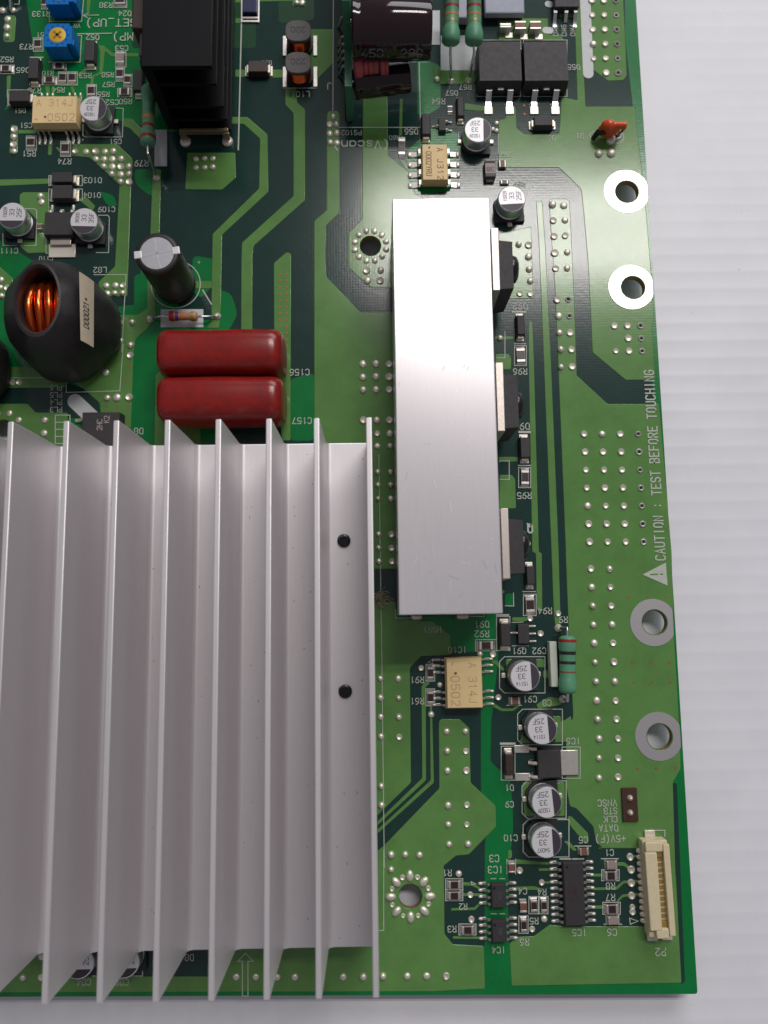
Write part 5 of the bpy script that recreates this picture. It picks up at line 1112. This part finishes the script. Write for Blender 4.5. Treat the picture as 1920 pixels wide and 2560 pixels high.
mb = MB(); t = thing('disc_capacitor', 'small pale blue blob capacitor below the pink resistor', 'capacitor', (xm, ye, 0)); p = B(750, 500, .9); mb.superell((p[0]-xm, p[1]-ye, .9), (.14, .12, .16), .8, 12); put('body', (mb, mat('pale_blue_lacquer', (.07, .20, .30), .4), 60), t)
# grey-white block at the top
a, b = C_(290, 88, .28), C_(550, 88, .28); t = thing('film_capacitor', 'grey white box component cut off by the top edge', 'capacitor', ((a[0]+b[0])/2, a[1], ZT)); hx = (b[0]-a[0])/2
mb = MB(); mb.box(-hx, hx, 0, 1.4, .1, .28, .04); put('case', (mb, M_WCER, 40), t)
mb = MB(); mb.box(-hx+.03, hx-.03, .03, 1.37, 0, .12, 0); put('base', (mb, M_BLACKP, 40), t)
a, b = B(1385, 60, .5), B(1485, 95, .5); t = thing('ceramic_spacer', 'pale grey block behind the two green resistors', 'spacer', ((a[0]+b[0])/2, a[1], ZT))
mb = MB(); mb.box(-.30, .30, -.02, 1.2, 0, .25, .03); put('block', (mb, M_WCER, 40), t)

# ---- big finned heat sink
ZB, ZF = 1.05, 3.18
yt, yb = 3.65, -6.22
fx = [ (DS(x, 905, ZF)[0]+DS(x2, 2180, ZF)[0])/2 for x, x2 in ((24, -38), (143, 95), (250, 215), (361, 336), (472, 455), (581, 575), (684, 688), (798, 811)) ]
xl = fx[0]-1.0; xr = fx[-1]+.052
t = thing('finned_heat_sink', 'big silver heat sink with tall parallel fins', 'heat sink', (xr, (yt+yb)/2, ZT))
o = Vector((xr, (yt+yb)/2, ZT))
mb = MB(); mb.box(xl-o.x, 0, yb-o.y, yt-o.y, .62-ZT, ZB-ZT, .02); put('base_plate', (mb, M_EXTR, 30), t)
for i, x in enumerate([fx[0]-.78]+fx):
    mb = MB(); hw = .052; lean = 0; x_ = x-o.x; ln_ = (yt-yb)
    mb.box(x_-hw, x_+hw, yb-o.y+.002, yt-o.y-.002, ZB-ZT-.01, ZF-ZT, .018); put('fin', (mb, M_EXTR, 30), t)
    if 0 < i < 9 and i != 8:
        mb = MB(); n = 6; rr = .09; arc = [(x_+hw-.002, ZB-ZT-.005)]+[(x_+hw+rr-rr*math.cos(k*PI/2/n)-.002, ZB-ZT+rr-rr*math.sin(k*PI/2/n)) for k in range(n+1)]
        m_ = len(arc); mb.add([(p[0], yb-o.y+.004, p[1]) for p in arc]+[(p[0], yt-o.y-.004, p[1]) for p in arc], [(k, m_+k, m_+k+1, k+1) for k in range(m_-1)]+[tuple(range(m_)), tuple(range(2*m_-1, m_-1, -1))]); put('fillet', (mb, M_EXTR, 60), t)
for px_, py_ in ((743, 1168), (746, 1493)):
    p = DS(px_, py_, ZB)-o; 
    mb = MB(); mb.lathe([(.135, ZB-ZT-.005), (.135, ZB-ZT+.05), (.11, ZB-ZT+.065), (.075, ZB-ZT+.065), (.075, ZB-ZT+.03), (.001, ZB-ZT+.03)], (p.x, p.y, 0), n=20, cap=False); put('screw', (mb, M_BLACKG, 40), t)
mb = MB(); mb.box(fx[0]-.5-o.x, -.5, yb+1.2-o.y, yt-1.2-o.y, 0, .615-ZT, .02); put('mounting_block', (mb, M_BLACKP, 40), t)
scr = MB(); scd = MB()
for k in range(120):
    gi = random.randrange(1, 8); xx = random.uniform(fx[gi-1]+.15, fx[gi]-.15) if gi < 8 else 0; y = random.uniform(yb+.1, yt-.1); an = random.uniform(0, PI); L1 = random.uniform(.008, .05)
    (scd if random.random() < .8 else scr).ribbon([(xx-o.x, y-o.y), (xx-o.x+L1*math.cos(an)*.5, y-o.y+L1*math.sin(an)*.5+.01), (xx-o.x+L1*math.cos(an+.5), y-o.y+L1*math.sin(an+.5))], random.uniform(.004, .010), ZB-ZT+.0015)
put('scuff_mark', (scd, M_SCRD, None), t); put('scuff_mark', (scr, M_SCR, None), t)

# ---- fluff caught between the two heat sinks
p = R5(215, 1985); fl = MB()
for k in range(60):
    a0 = random.uniform(0, 2*PI); x, y, z = random.gauss(0, .05), random.gauss(0, .05), random.uniform(.0, .12); pl_ = []
    for j in range(6):
        pl_.append((x, y, max(.004, z))); a0 += random.gauss(0, .5); x += .05*math.cos(a0)+.018; y += .035*math.sin(a0)-.010; z += random.gauss(0, .02)
    fl.tube(pl_, .005, 4)
fo = put('dust_fluff', (fl, mat('tan_fluff', (.33, .28, .19), .9), 60), None, (p[0], p[1], ZT)); fo['kind'] = 'stuff'; fo['label'] = 'small tuft of tan dust between the two silver heat sinks'

# ---- long flat heat sink with its three transistors
zt = 2.0
a, b = DS(848, 430, zt), DS(1087, 1325, zt); xL, xR = (DS(848, 430, zt)[0]+DS(861, 1330, zt)[0])/2, (DS(1056, 427, zt)[0]+DS(1087, 1325, zt)[0])/2; yT, yB = DS(950, 428, zt)[1], DS(970, 1327, zt)[1]
t = thing('flat_heat_sink', 'long smooth silver heat sink bar standing on the board', 'heat sink', ((xL+xR)/2, (yT+yB)/2, ZT)); o = Vector(((xL+xR)/2, (yT+yB)/2, ZT)); hx, hy = (xR-xL)/2, (yT-yB)/2
mb = MB(); mb.box(-hx, hx, -hy, hy, zt-.28, zt-ZT, .022); put('top_plate', (mb, M_ALU, 30), t)
for s in (-1, 1): mb = MB(); mb.box(s*(hx-.14)-.13, s*(hx-.14)+.13, -hy+.003, hy-.003, .05, zt-.282, .01); put('side_wall', (mb, M_ALU, 30), t)
for x, y in ((178, 490), (482, 485), (250, 495), (545, 478)):
    p = I_(x, y, .9); 
for x0_, x1_ in ((175, 250), (470, 553)):
    p, q = I_(x0_, 470, .8), I_(x1_, 470, .8); mb = MB(); mb.box(p[0]-o.x, q[0]-o.x, -hy-.10, -hy+.05, .5, .8, .06); put('end_lug', (mb, M_TAB, 40), t)
    mb = MB(); mb.tube([((p[0]+q[0])/2-o.x, -hy-.03, .55), ((p[0]+q[0])/2-o.x, -hy-.03, -.1)], .07, 10); put('pin', (mb, M_LEAD, 60), t)
scr = MB(); scd = MB()
for k in range(45):
    x, y = random.uniform(-hx+.05, hx-.05), random.uniform(-hy+.05, hy-.05); an = random.gauss(-.2, .25) if random.random() < .4 else random.gauss(PI/2, .35); L1 = random.uniform(.02, .22)
    (scr if random.random() < .75 else scd).ribbon([(x, y), (x+L1*.5*math.cos(an), y+L1*.5*math.sin(an)+.004), (x+L1*math.cos(an), y+L1*math.sin(an))], random.uniform(.002, .005), zt-ZT+.0015)
for x, y in ((1005, 770), (1008, 800), (940, 760), (965, 755), (955, 800), (1000, 795)):
    p = DS(x, y, zt)-o; scd.ribbon([(p.x, p.y), (p.x+.03, p.y+.04), (p.x+.05, p.y+.08)], .006, zt-ZT+.0018)
put('scratch', (scr, M_SCR, None), t); put('scratch', (scd, M_SCRD, None), t)
for i, (tab0, tab1, bw, sc, lb) in enumerate(((FT(670, 150, 1.9), FT(795, 960, 1.9), 1, FT(1035, 705, 1.3), 'topmost of three black transistors bolted along the flat heat sink'), (G(370, 15, 1.9), G(425, 460, 1.9), 1, G(552, 300, 1.3), 'middle of three black transistors bolted along the flat heat sink'), (F8(240, 225, 1.9), F8(415, 1525, 1.9), 1, F8(795, 900, 1.3), 'lowest of three black transistors bolted along the flat heat sink'))):
    y0, y1 = tab1[1], tab0[1]; yc = (y0+y1)/2; hw = (y1-y0)/2
    xx = xR+.003; t = thing('bolted_transistor', lb, 'transistor', (xx, yc, ZT), 0, 'transistors bolted to the flat heat sink')
    tw = .15
    mb = MB(); mb.box(0, .03, -hw+.02, hw-.02, .4, 1.75, .004); put('insulating_pad', (mb, M_CERAM, 40), t)
    mb = MB(); mb.box(.032, .032+tw, -hw, hw, .55, 1.88, .012); put('tab', (mb, M_TAB, 40), t)
    bx = .032+tw; mb = MB(); mb.rings([[(bx, -hw+.10, .35), (bx+.31, -hw+.14, .35), (bx+.31, hw-.22, .35), (bx, hw-.18, .35)], [(bx, -hw+.10, 1.70), (bx+.31, -hw+.12, 1.70), (bx+.31, hw-.22, 1.70), (bx, hw-.18, 1.70)]]); put('body', (mb, M_BLACKM, 20), t)
    mb = MB(); cy_ = sc[1]-yc; mb.lathe([(.30, 0), (.30, .04), (.27, .12), (.20, .16), (.08, .17), (.08, .10), (.001, .10)], (bx+.31, cy_, 1.30), 'X', 28, cap=False); put('screw', (mb, M_BLACKG, 40), t)
    for dy in (-.5, 0, .5): mb = MB(); mb.tube([(bx+.05, dy*hw*1.1, .36), (bx+.05, dy*hw*1.1, .12), (bx+.05, dy*hw*1.1, -.02)], [.05, .035, .035], 8); put('leg', (mb, M_LEAD, 60), t)

# ---- brown two-pin jumper
cx, cy, w_, h_ = ctr(J, 1080, 580, 1212, 836); t = thing('pin_header', 'flat dark brown strip with two shiny solder tips near the lower right', 'pin header', (cx, cy, .012))
mb = MB(); mb.box(-w_/2, w_/2, -h_/2, h_/2, 0, .05, .012); put('strip', (mb, M_BROWNB, 40), t)
for x, y in ((1145, 655), (1147, 768)): p = J(x, y); mb = MB(); mb.lathe([(.065, .045), (.055, .08), (.02, .13), (.001, .14)], (p[0]-cx, p[1]-cy, 0), n=14); put('pin', (mb, M_SOLDER, 60), t)

# ---- ivory connector
z = .42; a, b = P2v(975, 250, z), P2v(1350, 1590, z)
cx, cy = (P2v(985, 300, z)[0]+P2v(1345, 1580, z)[0])/2, (a[1]+b[1])/2; hx, hy = .255, (a[1]-b[1])/2
t = thing('connector', 'long ivory white connector with a row of slots, marked P2', 'connector', (cx, cy, ZT), math.radians(1.0))
mb = MB(); mb.box(-hx, hx, -hy, hy, 0, .30, .02); put('housing', (mb, M_CONN, 40), t)
mb = MB(); mb.box(-hx, -.01, -hy+.16, hy-.2, .302, z, .025); put('front_wall', (mb, M_CONN, 40), t)
mb = MB(); mb.box(hx-.13, hx, -hy+.05, hy-.05, .302, z, .02); put('rear_wall', (mb, M_CONN, 40), t)
for s in (-1, 1): mb = MB(); y = s*(hy-.1); mb.box(-hx+.02+(.10 if s < 0 else 0), hx-.132, y-.10, y+.10, .302, z-.01, .03); put('end_block', (mb, M_CONN, 40), t)
for s in (-1, 1): mb = MB(); y = s*(hy-.26); mb.box(-.005, hx-.135, y-.06, y+.06, .302, .35, .015); put('flux_stain', (mb, M_GLUE, 40), t)
for k in range(12):
    y = hy-.36-k*(2*hy-.66)/11; mb = MB(); mb.box(-.008, .11, y-.035, y+.035, .303, .318, 0); put('slot', (mb, M_GLUE, None), t)
for k in range(12):
    p = P2v(880+k*5.2, 360+k*87.5); mb = MB(); mb.superell((p[0]-cx, p[1]-cy, .02), (.09, .056, .05), .8, 10); mb.tube([(p[0]-cx+.03, p[1]-cy, .04), (-hx-.03, p[1]-cy, .08), (-hx+.03, p[1]-cy, .1)], .03, 8); put('pin', (mb, M_SOLDER, 60), t, rz=-math.radians(1.0))
for s, xs in ((1, (0.0,)), (-1, (-.1, .2))):
    for x in xs: mb = MB(); mb.box(x-.12, x+.10, s*(hy+.08)-.08, s*(hy+.08)+.06, 0, .06, .015); put('anchor_pad', (mb, M_SOLDER, 40), t)
print('vias', NV[0], 'objects', len(bpy.data.objects))
